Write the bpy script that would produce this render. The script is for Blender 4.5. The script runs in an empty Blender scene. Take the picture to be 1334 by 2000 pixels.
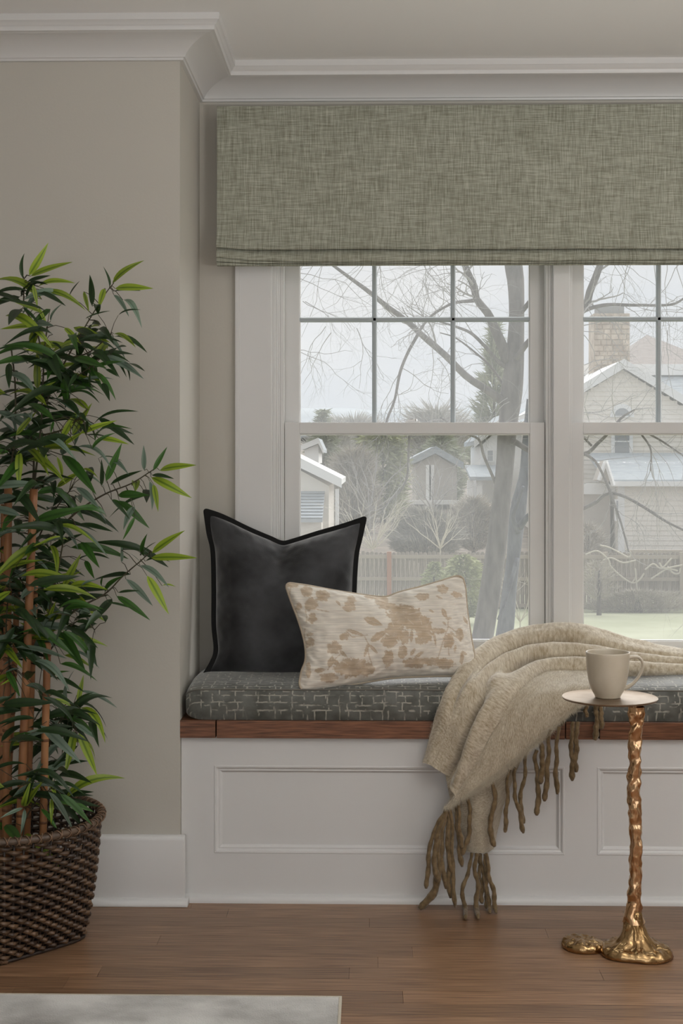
import bpy, bmesh, math, random
from mathutils import Vector, Matrix, noise

sc = bpy.context.scene
COL = sc.collection
# ------------------------------------------------------------------ camera, sky, light, exposure
CAM = Vector((0.0, -3.77, 1.21))
YAW = math.radians(1.2)
FPX = 2700.0
cd = bpy.data.cameras.new('camera')
cam = bpy.data.objects.new('camera', cd)
COL.objects.link(cam)
cam.location = CAM
cam.rotation_euler = (math.radians(90), 0, YAW)
cd.sensor_fit = 'AUTO'
cd.sensor_width = 36.0
cd.lens = FPX / 2000.0 * 36.0
cd.shift_x = 0.0
cd.shift_y = -0.05
cd.clip_start = 0.05
cd.clip_end = 2000
sc.camera = cam

vs = sc.view_settings
vs.view_transform = 'Standard'
vs.look = 'None'
vs.gamma = 1.0
vs.use_curve_mapping = False
vs.exposure = 0.0

SKY = 0.75
w = bpy.data.worlds.new('overcast_sky')
sc.world = w
w.use_nodes = True
nt = w.node_tree
nt.nodes.clear()
wo = nt.nodes.new('ShaderNodeOutputWorld')
bg = nt.nodes.new('ShaderNodeBackground')
tc = nt.nodes.new('ShaderNodeTexCoord')
mp = nt.nodes.new('ShaderNodeMapping')
mp.inputs['Scale'].default_value = (2.2, 2.2, 7.0)
ns = nt.nodes.new('ShaderNodeTexNoise')
ns.inputs['Scale'].default_value = 1.6
ns.inputs['Detail'].default_value = 5
cr = nt.nodes.new('ShaderNodeValToRGB')
cr.color_ramp.elements[0].position = 0.35
cr.color_ramp.elements[0].color = (0.80, 0.86, 0.93, 1)
cr.color_ramp.elements[1].position = 0.65
cr.color_ramp.elements[1].color = (0.97, 0.98, 1.0, 1)
nt.links.new(tc.outputs['Generated'], mp.inputs['Vector'])
nt.links.new(mp.outputs['Vector'], ns.inputs['Vector'])
nt.links.new(ns.outputs['Fac'], cr.inputs['Fac'])
nt.links.new(cr.outputs['Color'], bg.inputs['Color'])
bg.inputs['Strength'].default_value = SKY
nt.links.new(bg.outputs['Background'], wo.inputs['Surface'])


def area(name, loc, rot, sx, sy, power, col=(1, 1, 1)):
    l = bpy.data.lights.new(name, 'AREA')
    l.shape = 'RECTANGLE'
    l.size, l.size_y = sx, sy
    l.energy = power
    l.color = col
    o = bpy.data.objects.new(name, l)
    COL.objects.link(o)
    o.location = loc
    o.rotation_euler = [math.radians(a) for a in rot]
    return o


# sun behind thin cloud, out beyond the window to the right: a broad soft daylight into the room
sd = bpy.data.lights.new('veiled_sun', 'SUN')
sd.energy = 4.6
sd.angle = math.radians(90)
sd.color = (1.0, 0.985, 0.96)
so = bpy.data.objects.new('veiled_sun', sd)
COL.objects.link(so)
so.rotation_euler = Vector((-.40, -.70, -.62)).to_track_quat('-Z', 'Y').to_euler()
# daylight of the room's other windows, behind the camera and in the right-hand wall
area('window_light_rear', (-0.5, -5.9, 1.45), (90, 0, 0), 2.6, 1.7, 16.5, (0.985, 0.99, 1.0))
area('window_light_right', (3.35, -2.6, 1.42), (90, 0, 90), 2.1, 1.6, 12, (0.985, 0.99, 1.0))
# unseen lamp added beside the camera to brighten the ceiling
area('ceiling_fill', (1.5, -2.9, 1.20), (180, 0, 0), 0.5, 0.5, 80, (1.0, 0.985, 0.955))


# ------------------------------------------------------------------ helpers
def ray(px, py):
    u, v = (px - 667.0) / FPX, (900.0 - py) / FPX
    c, s = math.cos(YAW), math.sin(YAW)
    return Vector((-s + u * c, c + u * s, v))


def at(px, py, Y):
    d = ray(px, py)
    return CAM + d * ((Y - CAM.y) / d.y)


def X(px, Y, py=1000):
    return at(px, py, Y).x


def Z(py, Y, px=740):
    return at(px, py, Y).z


def S(r, g, b):
    def f(c):
        c /= 255.0
        return c / 12.92 if c <= 0.04045 else ((c + 0.055) / 1.055) ** 2.4
    return (f(r), f(g), f(b), 1.0)


def crspline(pts, n):
    """n samples along a Catmull-Rom through pts (tuples), by arc length"""
    P = [Vector(p) for p in pts]
    if len(P) == 2:
        return [P[0].lerp(P[1], i / (n - 1)) for i in range(n)]
    E = [P[0] * 2 - P[1]] + P + [P[-1] * 2 - P[-2]]
    dense = []
    for i in range(1, len(E) - 2):
        a, b, c, d = E[i - 1], E[i], E[i + 1], E[i + 2]
        for k in range(16):
            t = k / 16
            dense.append(0.5 * ((2 * b) + (c - a) * t + (2 * a - 5 * b + 4 * c - d) * t * t + (-a + 3 * b - 3 * c + d) * t ** 3))
    dense.append(P[-1])
    L = [0.0]
    for i in range(1, len(dense)):
        L.append(L[-1] + (dense[i] - dense[i - 1]).length)
    out, j = [], 0
    for i in range(n):
        t = L[-1] * i / (n - 1)
        while j < len(L) - 2 and L[j + 1] < t:
            j += 1
        q = (t - L[j]) / max(1e-9, L[j + 1] - L[j])
        out.append(dense[j].lerp(dense[j + 1], min(1, max(0, q))))
    return out


def crparam(P, n):
    """uniform-parameter Catmull-Rom (keeps stations aligned)"""
    E = [P[0] * 2 - P[1]] + list(P) + [P[-1] * 2 - P[-2]]
    out = []
    m = len(P) - 1
    for q in range(n):
        t = q / (n - 1) * m
        i = min(int(t), m - 1)
        t -= i
        a, b, c, d = E[i], E[i + 1], E[i + 2], E[i + 3]
        out.append(0.5 * ((2 * b) + (c - a) * t + (2 * a - 5 * b + 4 * c - d) * t * t + (-a + 3 * b - 3 * c + d) * t ** 3))
    return out


class MB:
    """collects geometry; build() links it as one mesh object"""
    def __init__(s):
        s.v, s.f = [], []

    def add(s, v, f):
        o = len(s.v)
        s.v += [tuple(p) for p in v]
        s.f += [tuple(i + o for i in q) for q in f]
        return s

    def box(s, x0, x1, y0, y1, z0, z1):
        v = [(x0, y0, z0), (x1, y0, z0), (x1, y1, z0), (x0, y1, z0), (x0, y0, z1), (x1, y0, z1), (x1, y1, z1), (x0, y1, z1)]
        return s.add(v, [(0, 3, 2, 1), (4, 5, 6, 7), (0, 1, 5, 4), (1, 2, 6, 5), (2, 3, 7, 6), (3, 0, 4, 7)])

    def tube(s, pts, rad, n=8, cap=True, squash=None):
        P = [Vector(p) for p in pts]
        m = len(P)
        R = rad if isinstance(rad, (list, tuple)) else [rad] * m
        t0 = (P[1] - P[0]).normalized()
        up = Vector((0, 0, 1)) if abs(t0.z) < 0.9 else Vector((1, 0, 0))
        nrm = (up - t0 * up.dot(t0)).normalized()
        v = []
        for i in range(m):
            t = (P[min(i + 1, m - 1)] - P[max(i - 1, 0)])
            t = t.normalized() if t.length > 1e-9 else t0
            nrm = nrm - t * nrm.dot(t)
            nrm = nrm.normalized() if nrm.length > 1e-6 else t.orthogonal().normalized()
            b = t.cross(nrm)
            for k in range(n):
                a = 2 * math.pi * k / n
                v.append(P[i] + (nrm * math.cos(a) + b * math.sin(a)) * R[i])
        f = [(i * n + k, i * n + (k + 1) % n, (i + 1) * n + (k + 1) % n, (i + 1) * n + k) for i in range(m - 1) for k in range(n)]
        if cap:
            f += [tuple(range(n - 1, -1, -1)), tuple((m - 1) * n + k for k in range(n))]
        return s.add(v, f)

    def grid(s, rows, closed=False):
        m, n = len(rows), len(rows[0])
        v = [p for r in rows for p in r]
        f = []
        for i in range(m - 1):
            for k in range(n if closed else n - 1):
                f.append((i * n + k, i * n + (k + 1) % n, (i + 1) * n + (k + 1) % n, (i + 1) * n + k))
        return s.add(v, f)

    def lathe(s, prof, c, n=32, cap=True):
        rows = [[(c[0] + r * math.cos(2 * math.pi * k / n), c[1] + r * math.sin(2 * math.pi * k / n), c[2] + z) for k in range(n)] for r, z in prof]
        return s.grid(rows, True)

    def extrude(s, prof, axis, a0, a1):
        """closed profile [(p,q)] swept along axis 'x' (p=y,q=z) or 'z' (p=x,q=y) or 'y' (p=x,q=z)"""
        mk = {'x': lambda a, p, q: (a, p, q), 'y': lambda a, p, q: (p, a, q), 'z': lambda a, p, q: (p, q, a)}[axis]
        n = len(prof)
        v = [mk(a0, p, q) for p, q in prof] + [mk(a1, p, q) for p, q in prof]
        f = [(k, (k + 1) % n, n + (k + 1) % n, n + k) for k in range(n)] + [tuple(range(n - 1, -1, -1)), tuple(range(n, 2 * n))]
        return s.add(v, f)

    def build(s, name, mat, parent=None, smooth=False, bevel=0, fix=True):
        me = bpy.data.meshes.new(name)
        me.from_pydata(s.v, [], s.f)
        if fix:
            bm = bmesh.new()
            bm.from_mesh(me)
            if bevel:
                bmesh.ops.bevel(bm, geom=[e for e in bm.edges if e.is_manifold and e.calc_face_angle(0) > 0.6], offset=bevel, segments=2, affect='EDGES', profile=0.5)
            bmesh.ops.recalc_face_normals(bm, faces=bm.faces)
            bm.to_mesh(me)
            bm.free()
        if smooth:
            me.polygons.foreach_set('use_smooth', [True] * len(me.polygons))
            if smooth == 'auto':
                try:
                    me.set_sharp_from_angle(angle=math.radians(38))
                except Exception:
                    pass
        if mat is not None:
            me.materials.append(mat)
        o = bpy.data.objects.new(name, me)
        COL.objects.link(o)
        adopt(o, parent)
        return o


def adopt(o, parent):
    if parent is not None:
        o.parent = parent
        q = parent
        t = Vector((0, 0, 0))
        while q is not None:
            t += Vector(q.get('_loc', (0, 0, 0)))
            q = None
        o.matrix_parent_inverse = Matrix.Translation(t).inverted()


def empty(name, loc=(0, 0, 0)):
    o = bpy.data.objects.new(name, None)
    COL.objects.link(o)
    o.location = loc
    o['_loc'] = tuple(loc)
    o.empty_display_size = 0.1
    return o


def tag(o, label=None, cat=None, group=None, kind=None):
    if label:
        o['label'] = label
    if cat:
        o['category'] = cat
    if group:
        o['group'] = group
    if kind:
        o['kind'] = kind
    return o


# ------------------------------------------------------------------ materials
MATS = {}


def P(name, col, rough=0.5, metal=0.0, col2=None, vscale=6, stretch=(1, 1, 1), bump=0.0, bscale=None, bstretch=None, sheen=0.0, spec=None, lo=0.35, hi=0.65, rand=0.0, detail=4, coord='Object'):
    m = bpy.data.materials.new(name)
    m.use_nodes = True
    t = m.node_tree
    b = t.nodes['Principled BSDF']
    b.inputs['Base Color'].default_value = col
    b.inputs['Roughness'].default_value = rough
    b.inputs['Metallic'].default_value = metal
    if sheen:
        b.inputs['Sheen Weight'].default_value = sheen
        b.inputs['Sheen Roughness'].default_value = 0.4
    if spec is not None:
        b.inputs['Specular IOR Level'].default_value = spec
    tcn = t.nodes.new('ShaderNodeTexCoord')

    def nz(scale, st, det=detail):
        mpn = t.nodes.new('ShaderNodeMapping')
        mpn.inputs['Scale'].default_value = st
        t.links.new(tcn.outputs[coord], mpn.inputs['Vector'])
        n = t.nodes.new('ShaderNodeTexNoise')
        n.inputs['Scale'].default_value = scale
        n.inputs['Detail'].default_value = det
        t.links.new(mpn.outputs['Vector'], n.inputs['Vector'])
        return n
    last = None
    if col2 is not None:
        n = nz(vscale, stretch)
        r = t.nodes.new('ShaderNodeValToRGB')
        r.color_ramp.elements[0].position = lo
        r.color_ramp.elements[0].color = col
        r.color_ramp.elements[1].position = hi
        r.color_ramp.elements[1].color = col2
        t.links.new(n.outputs['Fac'], r.inputs['Fac'])
        last = r.outputs['Color']
    if rand:
        oi = t.nodes.new('ShaderNodeObjectInfo')
        mr = t.nodes.new('ShaderNodeMapRange')
        mr.inputs['To Min'].default_value = 1 - rand
        mr.inputs['To Max'].default_value = 1 + rand
        t.links.new(oi.outputs['Random'], mr.inputs['Value'])
        hs = t.nodes.new('ShaderNodeHueSaturation')
        if last:
            t.links.new(last, hs.inputs['Color'])
        else:
            hs.inputs['Color'].default_value = col
        t.links.new(mr.outputs['Result'], hs.inputs['Value'])
        last = hs.outputs['Color']
    if last:
        t.links.new(last, b.inputs['Base Color'])
    if bump:
        n = nz(bscale or 60, bstretch or (1, 1, 1))
        bp = t.nodes.new('ShaderNodeBump')
        bp.inputs['Strength'].default_value = bump
        bp.inputs['Distance'].default_value = 0.01
        t.links.new(n.outputs['Fac'], bp.inputs['Height'])
        t.links.new(bp.outputs['Normal'], b.inputs['Normal'])
    MATS[name] = m
    return m


WALL = P('greige_wall_paint', (0.545, 0.52, 0.465, 1), 0.75, bump=0.04, bscale=140)
TRIM = P('white_trim_paint', (0.69, 0.685, 0.675, 1), 0.38)
CEIL = P('ceiling_paint', (0.89, 0.89, 0.885, 1), 0.8)
LEDGE = P('walnut_stained_oak', S(132, 88, 62), 0.34, col2=S(86, 54, 36), vscale=5, stretch=(2.5, 30, 45), bump=0.05, bscale=40, bstretch=(2, 40, 40), rand=0.12)
OAK = P('oak_floorboard', S(160, 126, 97), 0.34, col2=S(112, 82, 60), vscale=5, stretch=(1.3, 42, 42), bump=0.04, bscale=30, bstretch=(2, 50, 50), rand=0.2, detail=6)
SUBFLOOR = P('dark_joint', S(48, 32, 24), 0.8)

# ------------------------------------------------------------------ room shell
D = 0.437                      # depth of the window bay
XC = -0.521                    # corner where the bay begins
CEILZ = 2.397
XR = 3.4                       # right wall of the room
XL = -3.2
YB = -6.0


def struct(name, mb, mat, smooth=False, bevel=0, parent=None):
    o = mb.build(name, mat, parent, smooth, bevel)
    if parent is None:
        o['kind'] = 'structure'
    return o


struct('ceiling', MB().box(XL - .2, XR + .2, YB - .2, D + .2, CEILZ, CEILZ + .15), CEIL)
XP = 1.68                      # right-hand side of the bay
struct('wall_right_pier', MB().box(XP, XR + .2, 0.0, D + .17, 0, CEILZ), WALL)
struct('wall_left', MB().box(XL - .2, XC, 0.0, D + .17, 0, CEILZ), WALL)
struct('wall_far_left', MB().box(XL - .2, XL, YB, 0.0, 0, CEILZ), WALL)
# right wall with a window opening, wall behind the camera with a wide window opening
mb = MB()
mb.box(XR, XR + .2, YB, -3.7, 0, CEILZ).box(XR, XR + .2, -1.5, 0, 0, CEILZ)
mb.box(XR, XR + .2, -3.7, -1.5, 0, 0.6).box(XR, XR + .2, -3.7, -1.5, 2.25, CEILZ)
struct('wall_right', mb, WALL)
mb = MB()
mb.box(XL, -1.9, YB - .2, YB, 0, CEILZ).box(0.9, XR, YB - .2, YB, 0, CEILZ)
mb.box(-1.9, 0.9, YB - .2, YB, 0, 0.55).box(-1.9, 0.9, YB - .2, YB, 2.3, CEILZ)
struct('wall_rear', mb, WALL)

# window wall with one opening for the pair of sashes
OX0, OX1 = X(533, D), X(1657, D)
OZ0, OZ1 = Z(1273, D), 1.985
mb = MB()
mb.box(XC, OX0, D, D + .15, 0, CEILZ).box(OX1, XP, D, D + .15, 0, CEILZ)
mb.box(OX0, OX1, D, D + .15, 0, OZ0).box(OX0, OX1, D, D + .15, OZ1, CEILZ)
struct('wall_back', mb, WALL)

# floor: subfloor with separate oak strips
fl = struct('floor', MB().box(XL - .2, XR + .2, YB - .2, D, -0.06, -0.012), SUBFLOOR)
rnd = random.Random(4)
PW = 0.0715
row = 0
y = 0.03
while y > -1.75:
    x = -2.3 + rnd.uniform(-0.6, 0)
    while x < 2.4:
        L = rnd.uniform(0.55, 1.5)
        MB().box(x + .0004, x + L - .0004, y - PW + .0004, y - .0004, -0.013, 0.0).build('plank', OAK, fl)
        x += L
    y -= PW
    row += 1
# remaining floor behind the camera, out of view
MB().box(XL - .2, XR + .2, YB, y, -0.013, -0.0005).build('floor_area', OAK, fl)
MB().box(XL - .2, -2.3, y, 0.03, -0.013, -0.0005).build('floor_area', OAK, fl)
MB().box(2.4, XR + .2, y, 0.03, -0.013, -0.0005).build('floor_area', OAK, fl)


# crown moulding following the pier and the bay
def crown_profile():
    # (projection from wall, z)
    pr = [(0.0, 2.303), (0.010, 2.303), (0.012, 2.309), (0.016, 2.310)]
    for i in range(1, 10):
        a = i / 9 * math.pi / 2
        pr.append((0.016 + 0.082 * (1 - math.cos(a)) ** 0.85, 2.310 + 0.041 * math.sin(a) ** 1.15 + 0.004 * i / 9))
    pr += [(0.099, 2.3555), (0.106, 2.3560), (0.107, 2.3650), (0.1085, 2.3675), (0.110, 2.3685), (0.112, 2.3700), (0.1165, 2.3780), (0.120, 2.3800), (0.121, 2.3975), (0.0, 2.3975)]
    return pr


rows = []
path = [(XL, 0.0, (0, -1)), (XC, 0.0, (1, -1)), (XC, D, (1, -1)), (XP, D, (-1, -1)), (XP, 0.0, (-1, -1)), (XR, 0.0, (0, -1))]
for (px_, py_, d_) in path:
    rows.append([(px_ + d_[0] * p, py_ + d_[1] * p, z) for p, z in crown_profile()])
# swap so rows run along the profile
mb = MB()
n_ = len(rows[0])
for seg in range(5):
    a, b = rows[seg], rows[seg + 1]
    mb.add(a + b, [(k, (k + 1) % n_, n_ + (k + 1) % n_, n_ + k) for k in range(n_)])
struct('trim_1', mb, TRIM, smooth='auto')

# baseboard on the pier, with its shoe moulding, returning round the corner
BT = Z(1632, -0.018, 260)
prof = [(0, 0), (-0.018, 0), (-0.018, BT - .014), (-0.0165, BT - .006), (-0.012, BT - .001), (-0.006, BT), (0, BT)]
mb = MB()
mb.extrude(prof, 'x', XL, XC + .016)
bb = struct('baseboard_left', mb, TRIM, smooth='auto', bevel=0.0035)
sh = [(0, 0), (-0.036, 0), (-0.036, 0.006), (-0.034, 0.013), (-0.029, 0.0175), (-0.018, 0.020), (0, 0.020)]
MB().extrude(sh, 'x', XL, XC + .026).build('shoe_moulding', TRIM, bb, 'auto', 0.002)

# ------------------------------------------------------------------ windows
GLASS = bpy.data.materials.new('veiled_window_glass')  # translucent share lays an added veil of haze over the view outside
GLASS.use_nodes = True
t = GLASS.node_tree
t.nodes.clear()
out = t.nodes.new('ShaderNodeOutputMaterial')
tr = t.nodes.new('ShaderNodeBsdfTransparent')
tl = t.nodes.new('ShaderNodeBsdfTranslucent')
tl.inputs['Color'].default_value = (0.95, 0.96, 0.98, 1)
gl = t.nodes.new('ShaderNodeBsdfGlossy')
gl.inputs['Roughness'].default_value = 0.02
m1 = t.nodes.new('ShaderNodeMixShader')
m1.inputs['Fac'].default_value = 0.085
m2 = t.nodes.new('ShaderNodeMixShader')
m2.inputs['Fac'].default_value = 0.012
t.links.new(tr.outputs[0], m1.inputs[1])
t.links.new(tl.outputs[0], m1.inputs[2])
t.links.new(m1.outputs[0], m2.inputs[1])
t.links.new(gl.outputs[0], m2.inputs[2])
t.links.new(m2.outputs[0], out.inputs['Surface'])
SASH = P('white_sash_paint', (0.70, 0.695, 0.68, 1), 0.35)
GRILLE = P('pale_grey_grille', (0.40, 0.44, 0.46, 1), 0.5)
METAL = P('satin_nickel', (0.55, 0.54, 0.52, 1), 0.35, 0.9)

YL, YU = D + .030, D + .068           # front faces of lower and upper sash
TH = 0.034
HEADZ = 1.955
SILLZ = Z(1273, YL)


def frame_ring(mb, x0, x1, z0, z1, ix0, ix1, iz0, iz1, y0, y1):
    mb.box(x0, ix0, y0, y1, z0, z1).box(ix1, x1, y0, y1, z0, z1)
    mb.box(ix0, ix1, y0, y1, z0, iz0).box(ix0, ix1, y0, y1, iz1, z1)


def bead(mb, x0, x1, z0, z1, y0, y1, t=0.005):
    frame_ring(mb, x0, x1, z0, z1, x0 + t, x1 - t, z0 + t, z1 - t, y0, y1)


def make_window(idx, sx0, sx1, gx0, gx1, mpx):
    """px columns: sash outer edges, glass edges (lower sash plane), muntin centres"""
    root = empty('window_%d' % idx, (X((sx0 + sx1) / 2, YL), YL, SILLZ))
    root['kind'] = 'structure'
    x0, x1 = X(sx0, YL), X(sx1, YL)
    g0, g1 = X(gx0, YL), X(gx1, YL)
    # lower sash
    zt = Z(825, YL)
    gzt, gzb = Z(847, YL), Z(1251, YL)
    mb = MB()
    frame_ring(mb, x0, x1, SILLZ, zt, g0, g1, gzb, gzt, YL, YL + TH)
    ls = mb.build('lower_sash', SASH, root, bevel=0.0015)
    mb = MB()
    bead(mb, g0 - .003, g1 + .003, gzb - .003, gzt + .003, YL + .006, YL + .02, 0.006)
    mb.build('glazing_bead', SASH, ls)
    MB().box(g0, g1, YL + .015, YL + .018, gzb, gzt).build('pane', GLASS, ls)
    # upper sash, one plane further out
    h0, h1 = X(gx0, YU), X(gx1, YU)
    u0, u1 = x0 - .002, x1 + .002
    uzb, uzt = Z(826, YU), Z(424, YU)
    mb = MB()
    frame_ring(mb, u0, u1, Z(850, YU), HEADZ, h0, h1, uzb, uzt, YU, YU + TH)
    us = mb.build('upper_sash', SASH, root, bevel=0.0015)
    mb = MB()
    bead(mb, h0 - .002, h1 + .002, uzb - .01, uzt + .003, YU + .006, YU + .02, 0.005)
    mb.build('glazing_bead', SASH, us)
    yg = YU + .008
    xs = [X(p, yg) for p in mpx]
    zs = [Z(624, yg)]
    hw = 0.0076
    pr = lambda c: [(c - hw, yg + .012), (c - hw, yg + .002), (c - hw * .55, yg - .005), (c + hw * .55, yg - .005), (c + hw, yg + .002), (c + hw, yg + .012)]
    for xm in xs:
        MB().extrude(pr(xm), 'z', uzb, uzt).build('muntin', GRILLE, us)
    for zm in zs:
        MB().extrude([(q, p) for p, q in pr(zm)], 'x', h0, h1).build('muntin', GRILLE, us)
    ex, ez = [h0] + xs + [h1], [uzb] + zs + [uzt]
    for i in range(len(ex) - 1):
        for k in range(len(ez) - 1):
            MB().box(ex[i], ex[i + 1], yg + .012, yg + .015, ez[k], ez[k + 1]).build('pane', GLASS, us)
    # sash lock on the meeting rail
    lx = X(806, YL) + (x0 - X(556, YL))
    lk = MB().box(lx - .022, lx + .022, YL + .008, YL + .03, zt, zt + .004)
    lk.lathe([(0.0, 0.011), (0.012, 0.011), (0.013, 0.004)], (lx + .002, YL + .019, zt), 16)
    lk.box(lx - .014, lx + .008, YL + .004, YL + .016, zt + .004, zt + .009)
    lk.build('sash_lock', METAL, ls, 'auto')
    return root, x0, x1


W1, a0, a1 = make_window(1, 556, 1064, 585, 1035, (731.5, 885))
dxp = 1117 - 556
W2, b0, b1 = make_window(2, 1117, 1117 + 508, 1139, 1139 + 450, (1287, 1440))


# jamb liners and stops, mullion, casing: the window frame
def stop(mb, a, s, z0, z1, sash):
    """stepped liner from the opening edge a toward the sash edge; s=+1 steps to +x"""
    bx = lambda p, q, y0, y1: mb.box(min(p, q), max(p, q), y0, y1, z0, z1)
    bx(a, a + s * .010, D - .006, D + .11)
    bx(a + s * .010, a + s * .016, D + .004, D + .11)
    bx(a + s * .016, a + s * .021, D + .012, D + .11)
    bx(a + s * .021, sash - s * .001, D + .022, D + .11)


MX0, MX1 = X(1080, D), X(1111, D)
wf = empty('trim_2', (X(740, D), D, SILLZ))
wf['kind'] = 'structure'
mb = MB()
stop(mb, OX0, 1, SILLZ, OZ1, a0)
mb.build('jamb', SASH, wf, bevel=0.001)
mb = MB()
stop(mb, OX1, -1, SILLZ, OZ1, b1)
mb.build('jamb', SASH, wf, bevel=0.001)
mb = MB()
mb.box(MX0 - .004, MX1 + .004, D + .004, D + .12, SILLZ, OZ1)
mb.box(MX0, MX1, D - .012, D + .004, SILLZ, OZ1)
mb.box(MX0 - .012, MX1 + .006, D + .012, D + .12, SILLZ, OZ1)
mb.box(a1 + .0012, b0 - .0012, D + .016, D + .12, SILLZ, OZ1)
mb.build('mullion', SASH, wf, bevel=0.0012)
mb = MB().box(OX0, OX1, D, D + .12, HEADZ, OZ1)
mb.build('head_jamb', SASH, wf)
mb = MB().box(OX0, OX1, D + .0, D + .15, OZ0 - .03, SILLZ)
mb.build('sill', SASH, wf)
CX0 = X(459, D - .02)


def casing(x0, x1, z0, z1, flip):
    mb = MB()
    q = [(x0, D), (x0, D - .020), (x0 + .003, D - .021), (x0 + .012, D - .021), (x0 + .014, D - .0185), (x1 - .006, D - .0165), (x1 - .002, D - .0155), (x1, D - .013), (x1, D)]
    if flip:
        q = [(x0 + x1 - a, b) for a, b in q]
    mb.extrude(q, 'z', z0, z1)
    return mb


casing(CX0, OX0, 0.50, OZ1 + .02, False).build('casing', TRIM, wf)
casing(OX1, OX1 + .115, 0.50, OZ1 + .02, True).build('casing', TRIM, wf)
MB().box(CX0, OX1 + .115, D - .020, D, OZ1, OZ1 + .11).build('head_casing', TRIM, wf, bevel=.002)
# apron under the sill, behind the cushion
MB().box(OX0, OX1, D - .012, D, 0.50, OZ0).build('apron', TRIM, wf)

# ------------------------------------------------------------------ roman shade
SHADE = bpy.data.materials.new('sage_linen')
SHADE.use_nodes = True
t = SHADE.node_tree
b = t.nodes['Principled BSDF']
b.inputs['Roughness'].default_value = 0.9
b.inputs['Specular IOR Level'].default_value = 0.1
tcn = t.nodes.new('ShaderNodeTexCoord')


def streak(sx, sz, det=3, rough=0.6):
    mpn = t.nodes.new('ShaderNodeMapping')
    mpn.inputs['Scale'].default_value = (sx, 1, sz)
    t.links.new(tcn.outputs['Object'], mpn.inputs['Vector'])
    n = t.nodes.new('ShaderNodeTexNoise')
    n.inputs['Scale'].default_value = 1
    n.inputs['Detail'].default_value = det
    n.inputs['Roughness'].default_value = rough
    t.links.new(mpn.outputs['Vector'], n.inputs['Vector'])
    return n


s1, s2, s3 = streak(20, 460), streak(460, 20), streak(7, 5)
mth = t.nodes.new('ShaderNodeMath')
mth.operation = 'ADD'
t.links.new(s1.outputs['Fac'], mth.inputs[0])
t.links.new(s2.outputs['Fac'], mth.inputs[1])
m3 = t.nodes.new('ShaderNodeMath')
m3.operation = 'MULTIPLY_ADD'
m3.inputs[1].default_value = 0.12
t.links.new(s3.outputs['Fac'], m3.inputs[0])
t.links.new(mth.outputs[0], m3.inputs[2])
r = t.nodes.new('ShaderNodeValToRGB')
e = r.color_ramp.elements
e[0].position, e[0].color = 0.72, S(103, 100, 84)
e[1].position, e[1].color = 1.42, S(196, 194, 172)
k = e.new(1.06)
k.color = S(150, 149, 130)
mr = t.nodes.new('ShaderNodeMapRange')
mr.inputs['From Min'].default_value, mr.inputs['From Max'].default_value = 0.70, 1.42
t.links.new(m3.outputs[0], mr.inputs['Value'])
e[0].position, e[1].position, e[2].position = 0.12, 0.5, 0.9
e[0].color, e[1].color, e[2].color = S(126, 126, 111), S(158, 159, 144), S(190, 191, 177)
t.links.new(mr.outputs['Result'], r.inputs['Fac'])
t.links.new(r.outputs['Color'], b.inputs['Base Color'])
bp = t.nodes.new('ShaderNodeBump')
bp.inputs['Strength'].default_value = 0.25
bp.inputs['Distance'].default_value = 0.002
t.links.new(mth.outputs[0], bp.inputs['Height'])
t.links.new(bp.outputs['Normal'], b.inputs['Normal'])

SY = D - .075
bx0, bx1 = X(424, SY), min(OX1 + .16, XP - .03)
bz0, bz1 = Z(519, SY), Z(206, SY)
shade = empty('roman_shade', ((bx0 + bx1) / 2, SY, bz1))
tag(shade, 'sage green linen roman shade hung over the top of the window', 'shade')


def wav(x, s, a):
    return a * (noise.noise(Vector((x * 2.3 + s * 7.1, s * 3.3, 0))) + 0.5 * noise.noise(Vector((x * 6.1, s * 9.3, 4))))


def px2z(py):
    return Z(py, SY)


cols = 150
rows = []
main, f1, f2, hem = [], [], [], []
prof_z = []
for i in range(cols + 1):
    x = bx0 + (bx1 - bx0) * i / cols
    e_ = min(1, (x - bx0) / .10)                      # folds flare up at the left edge
    lip = px2z(489) + (1 - e_) * .008 + wav(x, 1, .004)
    k1 = px2z(511) + (1 - e_) * .011 + wav(x, 2, .006)
    k2 = px2z(516) + (1 - e_) * .006 + wav(x, 3, .003)
    k3 = bz0 + wav(x, 4, .0008)
    pr = [(-.0, bz1), (-.003, bz1 - .004), (-.003, (bz1 + lip) / 2), (-.006, lip + .06), (-.020, lip + .014), (-.027, lip + .003), (-.024, lip - .001), (-.004, lip + .009), (-.003, lip + .005), (-.015, lip - .008), (-.021, (lip + k1) / 2),
          (-.0225, k1 + .003), (-.018, k1 - .0005), (-.004, k1 + .006), (-.004, k1 + .003), (-.0135, k1 - .001), (-.0140, k2 + .001), (-.009, k2), (-.005, k2 + .003), (-.0055, k2 - .001), (-.011, k2 - .002), (-.0105, k3 + .001), (-.006, k3), (.004, k3), (.004, bz1)]
    wy = 0.0025 * noise.noise(Vector((x * 3, 0, 8)))
    rows.append([(x, SY + p + wy, z) for p, z in pr])
mb = MB().grid(rows)
mb.add(rows[0], [tuple(range(len(rows[0])))])
mb.add(rows[-1], [tuple(range(len(rows[0])))])
mb.build('shade_fabric', SHADE, shade, 'auto')
MB().box(bx0 + .004, bx1 - .004, SY + .006, D - .021, bz1 - .035, bz1 - .003).build('headrail', SHADE, shade)

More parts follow.
